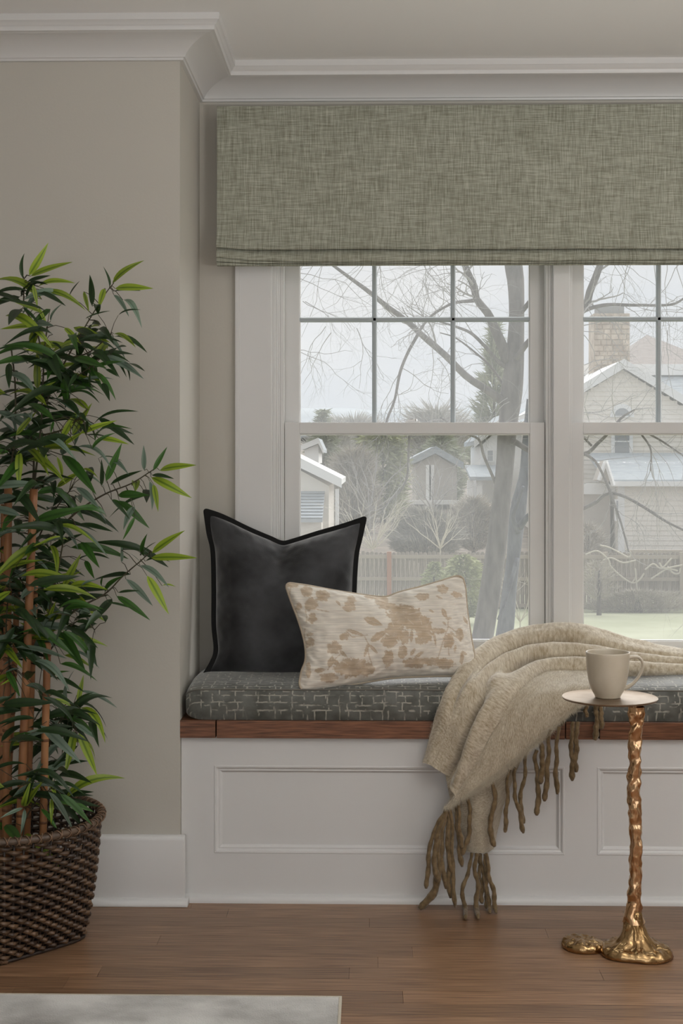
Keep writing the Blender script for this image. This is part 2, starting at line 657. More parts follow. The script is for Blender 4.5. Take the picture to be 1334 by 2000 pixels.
# ------------------------------------------------------------------ window bench
bench = empty('window_bench', (X(850, 0.02), 0.02, 0))
tag(bench, 'built-in white panelled window bench with a brown wood seat edge', 'bench')
BX0, BX1 = XC + .001, XP - .001
BY = 0.020                     # face of the bench
WZ0, WZ1 = Z(1443, 0), Z(1409, 0)
p1 = (X(418, BY), X(1103, BY))
p2 = (X(1166, BY), X(1166 + 685, BY))
BX1 = XP - .001
PZ0, PZ1 = Z(1668, BY), Z(1496, BY)
mb = MB()
mb.box(BX0, p1[0], BY, BY + .02, 0, WZ0).box(p1[1], p2[0], BY, BY + .02, 0, WZ0).box(p2[1], BX1, BY, BY + .02, 0, WZ0)
for a, c in (p1, p2):
    mb.box(a, c, BY, BY + .02, 0, PZ0).box(a, c, BY, BY + .02, PZ1, WZ0)
mb.build('face_frame', TRIM, bench)
MW = 0.0215
mprof = [(0, 0.0), (0.002, -0.0015), (0.006, -0.001), (0.008, 0.003), (0.012, 0.005), (0.015, 0.0045), (0.0165, 0.006), (0.019, 0.010), (MW, 0.012)]
for a, c in (p1, p2):
    MB().box(a, c, BY + .012, BY + .018, PZ0, PZ1).build('panel', TRIM, bench)
    pts = [(a, PZ0, 1, 1), (c, PZ0, -1, 1), (c, PZ1, -1, -1), (a, PZ1, 1, -1)]
    mb = MB()
    for q in range(4):
        A, B = pts[q], pts[(q + 1) % 4]
        ra = [(A[0] + A[2] * p, BY + d, A[1] + A[3] * p) for p, d in mprof]
        rb = [(B[0] + B[2] * p, BY + d, B[1] + B[3] * p) for p, d in mprof]
        mb.grid([ra, rb])
    mb.build('panel_moulding', TRIM, bench)
shb = [(BY, 0), (BY - .018, 0), (BY - .018, 0.006), (BY - .016, 0.013), (BY - .011, 0.018), (BY, 0.021)]
MB().extrude(shb, 'x', BX0, BX1).build('shoe_moulding', TRIM, bench, 'auto')
MB().box(BX0, BX1, BY + .02, D - .001, 0.0, 0.02).build('carcass_floor', TRIM, bench)
# seat edge: fixed blocks and lids with open joints between them
for nm, a, c in (('seat_block', 355, 420.5), ('seat_lid', 423, 1103.5), ('seat_block', 1105.5, 1168.5), ('seat_lid', 1171.5, 1852), ('seat_block', 1855, 1922)):
    xa = XC - .001 if a == 355 else X(a, 0)
    MB().box(xa, X(c, 0), 0.0015 if nm == 'seat_block' else 0.0, D - .013, WZ0, WZ1).build(nm, LEDGE, bench, bevel=0.0012)

# ------------------------------------------------------------------ seat cushion
def nodemat(name, rough=0.8):
    m = bpy.data.materials.new(name)
    m.use_nodes = True
    return m, m.node_tree, m.node_tree.nodes['Principled BSDF']


VELVET, t, b = nodemat('cut_velvet')
b.inputs['Roughness'].default_value = 0.55
b.inputs['Sheen Weight'].default_value = 0.5
b.inputs['Sheen Roughness'].default_value = 0.35
b.inputs['Specular IOR Level'].default_value = 0.3
tcn = t.nodes.new('ShaderNodeTexCoord')
sep = t.nodes.new('ShaderNodeSeparateXYZ')
t.links.new(tcn.outputs['Object'], sep.inputs[0])
ad = t.nodes.new('ShaderNodeMath')
ad.operation = 'ADD'
t.links.new(sep.outputs['Y'], ad.inputs[0])
t.links.new(sep.outputs['Z'], ad.inputs[1])
cmb = t.nodes.new('ShaderNodeCombineXYZ')
t.links.new(sep.outputs['X'], cmb.inputs['X'])
t.links.new(ad.outputs[0], cmb.inputs['Y'])
wob = t.nodes.new('ShaderNodeTexNoise')
wob.inputs['Scale'].default_value = 60
t.links.new(cmb.outputs[0], wob.inputs['Vector'])
wv = t.nodes.new('ShaderNodeVectorMath')
wv.operation = 'MULTIPLY_ADD'
wv.inputs[1].default_value = (.006, .006, 0)
t.links.new(wob.outputs['Color'], wv.inputs[0])
t.links.new(cmb.outputs[0], wv.inputs[2])


def maze(bw, rh, off, sq, shift):
    mpn = t.nodes.new('ShaderNodeMapping')
    mpn.inputs['Location'].default_value = shift
    t.links.new(wv.outputs[0], mpn.inputs['Vector'])
    br = t.nodes.new('ShaderNodeTexBrick')
    br.inputs['Scale'].default_value = 1.0
    br.inputs['Brick Width'].default_value = bw
    br.inputs['Row Height'].default_value = rh
    br.inputs['Mortar Size'].default_value = 0.0025
    br.inputs['Mortar Smooth'].default_value = 0.45
    br.offset = off
    br.squash = sq
    br.inputs['Color1'].default_value = (1, 1, 1, 1)
    br.inputs['Color2'].default_value = (1, 1, 1, 1)
    br.inputs['Mortar'].default_value = (0, 0, 0, 1)
    t.links.new(mpn.outputs[0], br.inputs['Vector'])
    return br


br1, br2 = maze(.050, .0215, .5, .62, (0.01, .004, 0)), maze(.0315, .043, .37, 1.4, (0.02, .012, 0))
# each set of lines survives only in patches, so they read as broken key-fret strokes
msk = t.nodes.new('ShaderNodeTexNoise')
msk.inputs['Scale'].default_value = 26
msk.inputs['Detail'].default_value = 1
t.links.new(cmb.outputs[0], msk.inputs['Vector'])


def between(lo, hi):
    mr = t.nodes.new('ShaderNodeMapRange')
    mr.inputs['From Min'].default_value = lo
    mr.inputs['From Max'].default_value = hi
    t.links.new(msk.outputs['Fac'], mr.inputs['Value'])
    return mr


def line(br, mr):
    iv = t.nodes.new('ShaderNodeMath')
    iv.operation = 'MULTIPLY'
    t.links.new(br.outputs['Fac'], iv.inputs[0])
    t.links.new(mr.outputs['Result'], iv.inputs[1])
    return iv


l1, l2 = line(br1, between(.45, .53)), line(br2, between(.53, .44))
mk2 = t.nodes.new('ShaderNodeTexNoise')
mk2.inputs['Scale'].default_value = 52
mk2.inputs['Detail'].default_value = 1
t.links.new(cmb.outputs[0], mk2.inputs['Vector'])
gate = t.nodes.new('ShaderNodeMapRange')
gate.inputs['From Min'].default_value, gate.inputs['From Max'].default_value = .38, .50
t.links.new(mk2.outputs['Fac'], gate.inputs['Value'])
mx = t.nodes.new('ShaderNodeMath')
mx.operation = 'MAXIMUM'
t.links.new(l1.outputs[0], mx.inputs[0])
t.links.new(l2.outputs[0], mx.inputs[1])
pile = t.nodes.new('ShaderNodeTexNoise')
pile.inputs['Scale'].default_value = 22
pile.inputs['Detail'].default_value = 4
t.links.new(tcn.outputs['Object'], pile.inputs['Vector'])
pr_ = t.nodes.new('ShaderNodeValToRGB')
pr_.color_ramp.elements[0].position, pr_.color_ramp.elements[0].color = .35, S(84, 85, 79)
pr_.color_ramp.elements[1].position, pr_.color_ramp.elements[1].color = .68, S(114, 115, 110)
t.links.new(pile.outputs['Fac'], pr_.inputs['Fac'])
mc = t.nodes.new('ShaderNodeMixRGB')
mc.inputs['Color2'].default_value = S(190, 186, 174)
lm = t.nodes.new('ShaderNodeMath')
lm.operation = 'MULTIPLY'
lm.inputs[1].default_value = 0.62
gm = t.nodes.new('ShaderNodeMath')
gm.operation = 'MULTIPLY'
t.links.new(mx.outputs[0], gm.inputs[0])
t.links.new(gate.outputs['Result'], gm.inputs[1])
t.links.new(gm.outputs[0], lm.inputs[0])
t.links.new(lm.outputs[0], mc.inputs['Fac'])
t.links.new(pr_.outputs['Color'], mc.inputs['Color1'])
t.links.new(mc.outputs['Color'], b.inputs['Base Color'])
bp = t.nodes.new('ShaderNodeBump')
bp.inputs['Strength'].default_value = 0.6
bp.inputs['Distance'].default_value = 0.002
bp.invert = True
t.links.new(gm.outputs[0], bp.inputs['Height'])
t.links.new(bp.outputs['Normal'], b.inputs['Normal'])

CZ0, CZ1 = WZ1, Z(1349, 0.0)
cx0, cx1 = X(361, 0), XP - .01
cy0, cy1 = 0.0, D - .022


def cushion_surface(nx, nz, ny):
    """boxed cushion: closed loop cross-sections in Y-Z swept along X, with rounded, slightly slumped ends"""
    rows = []
    H = CZ1 - CZ0
    for i in range(nx + 1):
        q = i / nx
        d = q ** 2 if i < nx * .25 else q
        x = cx0 + (cx1 - cx0) * q
        rows.append(x)
    # finer stations at the left end
    xs = [cx0 + .055 * (1 - math.cos(a / 10 * math.pi / 2)) for a in range(11)] + [cx0 + .055 + (cx1 - cx0 - .055) * j / nx for j in range(1, nx + 1)]
    out = []
    for x in xs:
        e = min(1, (x - cx0) / .055)
        inset = .022 * (1 - math.sqrt(max(0, 1 - (1 - e) ** 2)))
        n1 = noise.noise(Vector((x * 5, 1.3, 0))) * .004
        loop = []

        def pt(y, z, k=0):
            loop.append((x, y, z))
        f0, f1 = cy0 + inset + .001, cy1 - inset
        z0, z1 = CZ0 + inset * .9 + .0005, CZ1 - inset * .9 + n1 * .5
        for k in range(6):                           # front face, bottom to top, slightly bowed out
            s = k / 5
            pt(f0 + .010 * (1 - math.sin(math.pi * min(1, max(0, s * .84 + .08)))) + (0.003 if k in (0,) else 0), z0 + (z1 - z0) * s)
        for k in range(1, 14):                       # top, crowned
            s = k / 13
            y = f0 + (f1 - f0) * s
            crown = .017 * math.sin(math.pi * min(1, s * .9 + .06)) ** .7
            pt(y, z1 + crown + .003 * noise.noise(Vector((x * 7, y * 9, 2))))
        for k in range(1, 4):
            pt(f1, z1 + (z0 - z1) * k / 3)
        out.append(loop)
    return out


rows = cushion_surface(120, 5, 12)
mb = MB().grid(rows, True)
n_ = len(rows[0])
mb.add(rows[0], [tuple(range(n_))])
mb.add(rows[-1], [tuple(range(n_))])
cush = mb.build('bench_cushion', VELVET, None, 'auto')
tag(cush, 'long grey velvet seat cushion with pale broken lines on the window bench', 'cushion')
PIPE = P('velvet_seam', S(112, 109, 100), 0.6, sheen=.4)
top = [Vector(r_[5]) + Vector((0, -.0005, .001)) for r_ in rows]
MB().tube(top, .0022, 6).build('seam', PIPE, cush, True)

# ------------------------------------------------------------------ pillows


def pillow_patch(top, right, bottom, left, corners_y, nu, nv, ru=.06, rv=.06):
    """Coons patch from four outline polylines (picture columns/rows) on a plane leaning at corner depths (TL, TR, BR, BL)"""
    T = crspline([(p[0], p[1], 0) for p in top], nu + 1)
    B = crspline([(p[0], p[1], 0) for p in bottom], nu + 1)
    L = crspline([(p[0], p[1], 0) for p in left], nv + 1)
    R = crspline([(p[0], p[1], 0) for p in right], nv + 1)
    yTL, yTR, yBR, yBL = corners_y
    g, pxs = [], []
    for j in range(nv + 1):
        v0 = j / nv
        r, q = [], []
        for i in range(nu + 1):
            u = i / nu
            a_, b_ = abs(2 * u - 1), abs(2 * v0 - 1)
            u2, v2 = u, v0
            if a_ > 1 - ru and b_ > 1 - rv:          # corner turned on a small radius
                x_, y_ = (a_ - 1 + ru) / ru, (b_ - 1 + rv) / rv
                f_ = max(x_, y_) / math.hypot(x_, y_)
                u2 = .5 + math.copysign((1 - ru + ru * x_ * f_) / 2, u - .5)
                v2 = .5 + math.copysign((1 - rv + rv * y_ * f_) / 2, v0 - .5)
            u, v = u2, v2
            smp = lambda C_, q_: C_[min(len(C_) - 2, int(q_ * (len(C_) - 1)))].lerp(C_[min(len(C_) - 2, int(q_ * (len(C_) - 1))) + 1], q_ * (len(C_) - 1) - min(len(C_) - 2, int(q_ * (len(C_) - 1))))
            p = smp(T, u) * (1 - v) + smp(B, u) * v + smp(L, v) * (1 - u) + smp(R, v) * u
            p = p - (T[0] * (1 - u) * (1 - v) + T[-1] * u * (1 - v) + B[0] * (1 - u) * v + B[-1] * u * v)
            Y = (yTL * (1 - u) + yTR * u) * (1 - v) + (yBL * (1 - u) + yBR * u) * v
            r.append(at(p.x, p.y, Y))
            q.append((p.x, p.y))
        g.append(r)
        pxs.append(q)
    n = ((g[0][-1] - g[-1][0]).cross(g[0][0] - g[-1][-1])).normalized()
    if n.y > 0:
        n = -n
    return g, pxs, n


def puff(u, v, p=2.3):
    a = max(0, 1 - abs(2 * u - 1) ** p)
    c = max(0, 1 - abs(2 * v - 1) ** p)
    return (a * c) ** 0.55


def pillow_body(g, nrm, Tf, Tb, i0, crease, wr, seed):
    """front and back sheets of a stuffed pillow over the patch, from margin i0 inwards"""
    nv, nu = len(g) - 1, len(g[0]) - 1
    F, Bk = [], []
    for j in range(i0, nv - i0 + 1):
        rf, rb = [], []
        for i in range(i0, nu - i0 + 1):
            u, v = (i - i0) / (nu - 2 * i0), (j - i0) / (nv - 2 * i0)
            h = puff(u, v)
            k = crease(u, v)
            p = g[j][i]
            wn = noise.noise(p * 16 + Vector((seed, 0, 0))) * wr * h ** .5 + noise.noise(p * 42 + Vector((seed, 3, 0))) * wr * .3 * h ** .5
            edge = min(u, v, 1 - u, 1 - v)
            pk = math.exp(-edge / .10) * h ** .3 * wr * 1.2 * noise.noise(Vector((u * 22, v * 22, seed)))
            rf.append(p + nrm * (Tf * h * k + wn + pk))
            rb.append(p - nrm * (Tb * h))
        F.append(rf)
        Bk.append(rb)
    return F, Bk


def chop(cu, w, depth, reach):
    return lambda u, v: 1 - depth * math.exp(-((u - cu) / (w * (1 + 1.5 * v))) ** 2) * math.exp(-(v / reach) ** 1.5)


DARK = P('charcoal_velvet', S(34, 34, 35), 0.6, col2=S(82, 83, 86), vscale=7, lo=.3, hi=.75, sheen=1.0, spec=.15, bump=.06, bscale=220)  # lighter mottle puts some of the velvet's sheen into the colour
DARKF = P('charcoal_velvet_flange', S(32, 32, 32), 0.8, sheen=0.15, spec=.1)
NU = 96
top = [(397, 991), (436, 1004), (490, 1030), (530, 1047), (552, 1056), (572, 1052), (620, 1037), (668, 1023), (718, 1006)]
left = [(396, 991), (403, 1040), (411, 1078), (413, 1150), (413, 1220), (417, 1268), (410, 1292), (392, 1322)]
right = [(718, 1006), (709, 1048), (701, 1085), (697, 1150), (696, 1235), (700, 1290), (708, 1322)]
bottom = [(392, 1322), (440, 1323), (500, 1325), (580, 1326), (650, 1324), (708, 1322)]
g, pxs, nrm = pillow_patch(top, right, bottom, left, (.345, .345, .225, .225), NU, NU)
i0 = 3
F, Bk = pillow_body(g, nrm, .085, .045, i0, chop(.49, .10, .42, .16), .006, 1.7)
mb = MB().grid(F).grid([r[::-1] for r in Bk])
dp = mb.build('square_pillow', DARK, None, True, fix=True)
tag(dp, 'square charcoal velvet pillow with a flat dark flange, standing in the bench corner', 'pillow')
mb = MB()
for lay in (.0022, -.0022):
    rows = [[p + nrm * lay for p in r] for r in g]
    o = len(mb.v)
    n1 = len(rows[0])
    mb.v += [tuple(p) for r in rows for p in r]
    for j in range(NU):
        for i in range(NU):
            if not (i0 + 1 <= i < NU - i0 - 1 and i0 + 1 <= j < NU - i0 - 1):
                q = (o + j * n1 + i, o + j * n1 + i + 1, o + (j + 1) * n1 + i + 1, o + (j + 1) * n1 + i)
                mb.f.append(q if lay > 0 else q[::-1])
n1 = NU + 1
ring = [(0, i) for i in range(NU)] + [(j, NU) for j in range(NU)] + [(NU, NU - i) for i in range(NU)] + [(NU - j, 0) for j in range(NU)]
idx = [j * n1 + i for j, i in ring]
N2 = n1 * n1
for k in range(len(idx)):
    a, c = idx[k], idx[(k + 1) % len(idx)]
    mb.f.append((a, c, c + N2, a + N2))
mb.build('flange', DARKF, dp, True)

# lumbar pillow with a woven floral
LUM, t, b = nodemat('floral_jacquard')
b.inputs['Roughness'].default_value = 0.75
b.inputs['Sheen Weight'].default_value = 0.2
at_ = t.nodes.new('ShaderNodeVertexColor')
at_.layer_name = 'motif'
tcn = t.nodes.new('ShaderNodeTexCoord')
mpn = t.nodes.new('ShaderNodeMapping')
mpn.inputs['Scale'].default_value = (14, 60, 260)
mpn.inputs['Rotation'].default_value = (0, .06, 0)
t.links.new(tcn.outputs['Object'], mpn.inputs['Vector'])
n = t.nodes.new('ShaderNodeTexNoise')
n.inputs['Scale'].default_value = 1
n.inputs['Detail'].default_value = 3
t.links.new(mpn.outputs[0], n.inputs['Vector'])
hs = t.nodes.new('ShaderNodeHueSaturation')
mr = t.nodes.new('ShaderNodeMapRange')
mr.inputs['From Min'].default_value, mr.inputs['From Max'].default_value = .3, .7
mr.inputs['To Min'].default_value, mr.inputs['To Max'].default_value = .84, 1.12
t.links.new(n.outputs['Fac'], mr.inputs['Value'])
t.links.new(mr.outputs['Result'], hs.inputs['Value'])
t.links.new(at_.outputs['Color'], hs.inputs['Color'])
t.links.new(hs.outputs['Color'], b.inputs['Base Color'])
bp = t.nodes.new('ShaderNodeBump')
bp.inputs['Strength'].default_value = .5
bp.inputs['Distance'].default_value = .0025
t.links.new(n.outputs['Fac'], bp.inputs['Height'])
t.links.new(bp.outputs['Normal'], b.inputs['Normal'])

top = [(556, 1138), (600, 1144), (660, 1155), (715, 1163), (752, 1166), (780, 1157), (830, 1144), (870, 1132), (901, 1122)]
left = [(556, 1138), (569, 1175), (584, 1215), (595, 1255), (597, 1288), (589, 1312), (583, 1344)]
right = [(901, 1122), (908, 1145), (912, 1190), (920, 1245), (926, 1280), (924, 1300), (922, 1320)]
bottom = [(583, 1344), (604, 1352), (640, 1345), (700, 1335), (760, 1325), (830, 1321), (922, 1320)]
NU2, NV2 = 210, 130
g, pxs, nrm = pillow_patch(top, right, bottom, left, (.085, .19, .105, .012), NU2, NV2, .07, .11)
F, Bk = pillow_body(g, nrm, .075, .045, 0, chop(.57, .07, .55, .26), .010, 5.1)
mb = MB().grid(F).grid([r[::-1] for r in Bk])
lp = mb.build('lumbar_pillow', LUM, None, True, fix=True)
tag(lp, 'oblong cream pillow with tan flowers, leaning in front of the charcoal pillow', 'pillow')
# woven motif: flowers, leaves and stems given where they sit on the cloth (zoomed drawing units)
Q = lambda x, y: (540 + x / 3.335, 1120 + y / 3.335)
ell, lvs, stm = [], [], []
for x, y, a, c_ in ((880, 340, 80, 60), (930, 400, 55, 85), (800, 300, 100, 75), (740, 400, 60, 55), (700, 470, 50, 40), (800, 440, 30, 48), (900, 460, 35, 30), (780, 260, 60, 30), (730, 240, 90, 20), (690, 215, 70, 18),
                    (355, 505, 42, 42), (420, 435, 30, 25), (190, 125, 38, 42), (290, 160, 45, 40), (215, 215, 42, 40), (140, 225, 20, 24), (222, 305, 26, 34), (210, 408, 18, 12), (212, 458, 24, 30), (450, 245, 40, 34), (470, 190, 30, 30),
                    (470, 630, 110, 55), (560, 640, 60, 40), (790, 535, 30, 40), (700, 580, 36, 50), (640, 160, 30, 26), (590, 165, 30, 20), (680, 180, 40, 26), (930, 170, 45, 26), (1065, 115, 36, 34), (1160, 150, 40, 20), (1170, 415, 28, 40),
                    (1090, 460, 36, 50), (1080, 600, 60, 30), (980, 590, 60, 25), (330, 690, 60, 28), (200, 640, 16, 50), (100, 75, 40, 22), (1020, 400, 50, 18), (880, 600, 80, 30), (1190, 560, 14, 40)):
    ell.append((*Q(x, y), a / 3.335, c_ / 3.335))
for x0, y0, x1, y1, w_ in ((540, 320, 660, 370, 34), (580, 470, 690, 400, 30), (660, 500, 760, 440, 34), (430, 390, 550, 435, 15), (570, 480, 545, 575, 15), (575, 490, 635, 550, 13), (325, 630, 350, 550, 26), (235, 645, 310, 640, 20), (840, 560, 870, 510, 16),
                           (870, 570, 930, 530, 16), (1050, 250, 1080, 320, 22), (1070, 320, 1120, 310, 12), (985, 410, 1010, 505, 12), (1200, 290, 1235, 340, 16), (390, 520, 440, 570, 14), (340, 580, 400, 620, 20), (670, 600, 720, 520, 20), (760, 470, 770, 380, 20), (840, 480, 850, 380, 14),
                           (370, 200, 400, 240, 10), (1020, 560, 1050, 620, 14), (1100, 400, 1150, 440, 12), (1140, 480, 1135, 540, 10), (960, 260, 1000, 280, 10), (1010, 165, 1060, 190, 10), (620, 210, 660, 190, 14), (1050, 340, 1075, 365, 10), (1180, 520, 1230, 540, 12)):
    lvs.append((Vector(Q(x0, y0)), Vector(Q(x1, y1)), w_ / 3.335 * .75))
for pl in (((545, 440), (565, 480), (575, 560), (600, 610)), ((1085, 320), (1085, 380), (1060, 440), (1020, 600)), ((430, 400), (470, 440), (560, 430)), ((180, 250), (190, 300), (185, 330)), ((250, 250), (320, 270)), ((400, 540), (360, 580), (320, 640)), ((1090, 370), (1150, 400)), ((1090, 490), (1100, 550)), ((180, 365), (180, 470)), ((90, 90), (80, 160), (130, 260))):
    stm.append([Vector(Q(*p)) for p in pl])


def motif(px, py):
    p = Vector((px, py))
    wob = noise.noise(Vector((px * .16, py * .16, 0))) * .28 + noise.noise(Vector((px * .5, py * .5, 3))) * .16
    m, edge = 0.0, 1.0
    for cx, cy, a, c_ in ell:
        dx, dy = (px - cx) / a, (py - cy) / c_
        if abs(dx) < 1.5 and abs(dy) < 1.5:
            ang = math.atan2(dy, dx)
            d = math.hypot(dx, dy) + wob + .07 * math.sin(ang * 5 + cx)
            if d < 1:
                m = max(m, .80 + .2 * noise.noise(Vector((px * .09, py * .09, cx))))
                if abs(math.sin(ang * 2.5 + cx)) < .10 and d > .3:
                    m *= .55
    for A, Bv, w_ in lvs:
        ab = Bv - A
        L2 = ab.length_squared
        s = (p - A).dot(ab) / L2
        if 0 < s < 1:
            d = abs((p - A).cross(ab)) / math.sqrt(L2)
            if d < w_ * math.sin(math.pi * s ** .8) * (1 + wob * .5):
                m = max(m, .85 if d > .45 else .5)
    for pl in stm:
        for A, Bv in zip(pl, pl[1:]):
            ab = Bv - A
            s = min(1, max(0, (p - A).dot(ab) / ab.length_squared))
            if (p - A - ab * s).length < 1.0:
                m = max(m, .7)
    return m


cream, tan = Vector(S(226, 219, 207)[:3]), Vector(S(190, 168, 140)[:3])
cols_ = []
for j in range(NV2 + 1):
    for i in range(NU2 + 1):
        c_ = cream.lerp(tan, motif(*pxs[j][i]))
        cols_ += [c_.x, c_.y, c_.z, 1.0]
for j in range(NV2 + 1):
    for i in range(NU2 + 1):
        cols_ += [cream.x, cream.y, cream.z, 1.0]
ca = lp.data.color_attributes.new('motif', 'FLOAT_COLOR', 'POINT')
ca.data.foreach_set('color', cols_)
PIP = P('cream_piping', S(186, 172, 152), 0.7)
rim = [g[0][i] for i in range(0, NU2, 3)] + [g[j][NU2] for j in range(0, NV2, 3)] + [g[NV2][NU2 - i] for i in range(0, NU2, 3)] + [g[NV2 - j][0] for j in range(0, NV2, 3)]
rim = [p + nrm * .001 for p in rim] + [rim[0] + nrm * .001]
MB().tube(rim, .0036, 6).build('piping', PIP, lp, True)

# ------------------------------------------------------------------ throw
THROW, t, b = nodemat('brushed_wool')
b.inputs['Roughness'].default_value = 0.95
b.inputs['Sheen Weight'].default_value = 0.6
b.inputs['Sheen Roughness'].default_value = 0.5
b.inputs['Specular IOR Level'].default_value = 0.05
uvn = t.nodes.new('ShaderNodeUVMap')
uvn.uv_map = 'nap'


def nz2(scale, sx, sy, det=5):
    mpn = t.nodes.new('ShaderNodeMapping')
    mpn.inputs['Scale'].default_value = (sx, sy, 1)
    mpn.inputs['Rotation'].default_value = (0, 0, .35)
    t.links.new(uvn.outputs[0], mpn.inputs['Vector'])
    n = t.nodes.new('ShaderNodeTexNoise')
    n.inputs['Scale'].default_value = scale
    n.inputs['Detail'].default_value = det
    n.inputs['Roughness'].default_value = .65
    t.links.new(mpn.outputs[0], n.inputs['Vector'])
    return n


na, nb_ = nz2(1, 150, 44), nz2(1, 22, 12, 3)
mm = t.nodes.new('ShaderNodeMath')
mm.operation = 'MULTIPLY_ADD'
mm.inputs[1].default_value = .45
t.links.new(nb_.outputs['Fac'], mm.inputs[0])
t.links.new(na.outputs['Fac'], mm.inputs[2])
rr = t.nodes.new('ShaderNodeValToRGB')
rr.color_ramp.elements[0].position, rr.color_ramp.elements[0].color = .50, S(158, 140, 112)
rr.color_ramp.elements[1].position, rr.color_ramp.elements[1].color = .92, S(216, 206, 186)
t.links.new(mm.outputs[0], rr.inputs['Fac'])
t.links.new(rr.outputs['Color'], b.inputs['Base Color'])
bp = t.nodes.new('ShaderNodeBump')
bp.inputs['Strength'].default_value = .7
bp.inputs['Distance'].default_value = .004
t.links.new(na.outputs['Fac'], bp.inputs['Height'])
t.links.new(bp.outputs['Normal'], b.inputs['Normal'])
TASSEL = P('wool_tassel', S(134, 114, 86), .95, col2=S(104, 87, 63), vscale=70, sheen=.35, spec=.05, bump=.5, bscale=160, bstretch=(1, 1, .35))

# long curves running from the right along the seat, then down over the front edge
K = [
    # back edge lying on the cushion
    [(1430, 1288, .40), (1334, 1288, .40), (1232, 1286, .40), (1130, 1285, .40), (1040, 1284, .40), (975, 1284, .34), (922, 1290, .22), (884, 1332, .06), (859, 1385, -.006), (845, 1430, -.012), (828, 1490, -.016)],
    [(1430, 1276, .385), (1334, 1270, .38), (1232, 1250, .37), (1130, 1224, .36), (1050, 1226, .345), (978, 1245, .29), (926, 1274, .19), (889, 1320, .05), (862, 1375, -.012), (848, 1430, -.020), (829, 1491, -.024)],
    # roll A: top, front, and the groove below it
    [(1430, 1277, .34), (1334, 1275, .335), (1232, 1258, .33), (1130, 1228, .315), (1050, 1230, .30), (985, 1244, .255), (938, 1272, .165), (902, 1316, .05), (872, 1378, -.03), (857, 1432, -.034), (836, 1492, -.034)],
    [(1430, 1288, .318), (1334, 1286, .31), (1232, 1272, .30), (1130, 1248, .285), (1050, 1248, .272), (995, 1262, .225), (950, 1288, .14), (912, 1330, .03), (882, 1390, -.036), (866, 1440, -.040), (844, 1495, -.038)],
    [(1430, 1299, .315), (1334, 1297, .305), (1232, 1287, .295), (1130, 1270, .285), (1050, 1270, .27), (1000, 1282, .225), (954, 1304, .14), (915, 1336, .0), (888, 1396, -.034), (872, 1446, -.038), (850, 1500, -.036)],
    # roll B
    [(1430, 1290, .285), (1334, 1288, .28), (1232, 1276, .27), (1130, 1259, .255), (1050, 1260, .24), (1002, 1273, .195), (958, 1298, .115), (922, 1344, -.012), (896, 1402, -.044), (880, 1452, -.046), (858, 1504, -.040)],
    [(1430, 1298, .26), (1334, 1296, .255), (1232, 1287, .238), (1130, 1277, .22), (1050, 1278, .205), (1006, 1293, .155), (962, 1322, .07), (930, 1368, -.03), (904, 1420, -.050), (888, 1466, -.048), (866, 1510, -.040)],
    [(1430, 1308, .262), (1334, 1307, .255), (1232, 1301, .24), (1130, 1296, .225), (1050, 1297, .21), (1008, 1312, .16), (966, 1326, .020), (944, 1384, -.014), (924, 1430, -.040), (910, 1474, -.042), (882, 1520, -.040)],
    # roll C
    [(1430, 1302, .225), (1334, 1300, .22), (1232, 1294, .195), (1130, 1287, .165), (1060, 1290, .14), (1022, 1306, .085), (984, 1335, .005), (949, 1376, -.058), (922, 1428, -.080), (906, 1474, -.080), (883, 1540, -.066)],
    [(1430, 1313, .205), (1334, 1312, .195), (1232, 1306, .165), (1130, 1303, .135), (1066, 1304, .112), (1032, 1318, .055), (1000, 1346, -.02), (966, 1388, -.066), (936, 1438, -.084), (916, 1484, -.084), (887, 1552, -.068)],
    [(1430, 1323, .208), (1334, 1322, .198), (1232, 1322, .17), (1130, 1316, .13), (1070, 1316, .105), (1040, 1330, .05), (1010, 1358, -.016), (980, 1398, -.056), (950, 1446, -.072), (928, 1492, -.070), (893, 1560, -.058)],
]
for ci, dpy, dY, hY in ((4, 19, .030, .008), (7, 13, .030, .020), (10, 2, .012, .0)):
    for q in range(len(K[ci])):
        x_, y_, Y_ = K[ci][q]
        f_ = (1, 1, 1, 1, .9, .3, 0, 0, 0, 0, 0)[q]
        Yn = Y_ + dY * f_ + (hY if ci == 7 and q > 8 else 0)
        if ci == 4 and q > 5:
            Yn = Y_ - .006                       # the first two rolls merge below the edge
        K[ci][q] = (x_, y_ + dpy * f_, min(Yn, -.008) if q > 7 else Yn)
NS, NW = 110, 120


def patch(curves, ns, nw):
    st = [crparam([at(*p) for p in c], ns) for c in curves]
    rows = []
    for i in range(ns):
        rows.append(crparam([s_[i] for s_ in st], nw))
    return rows


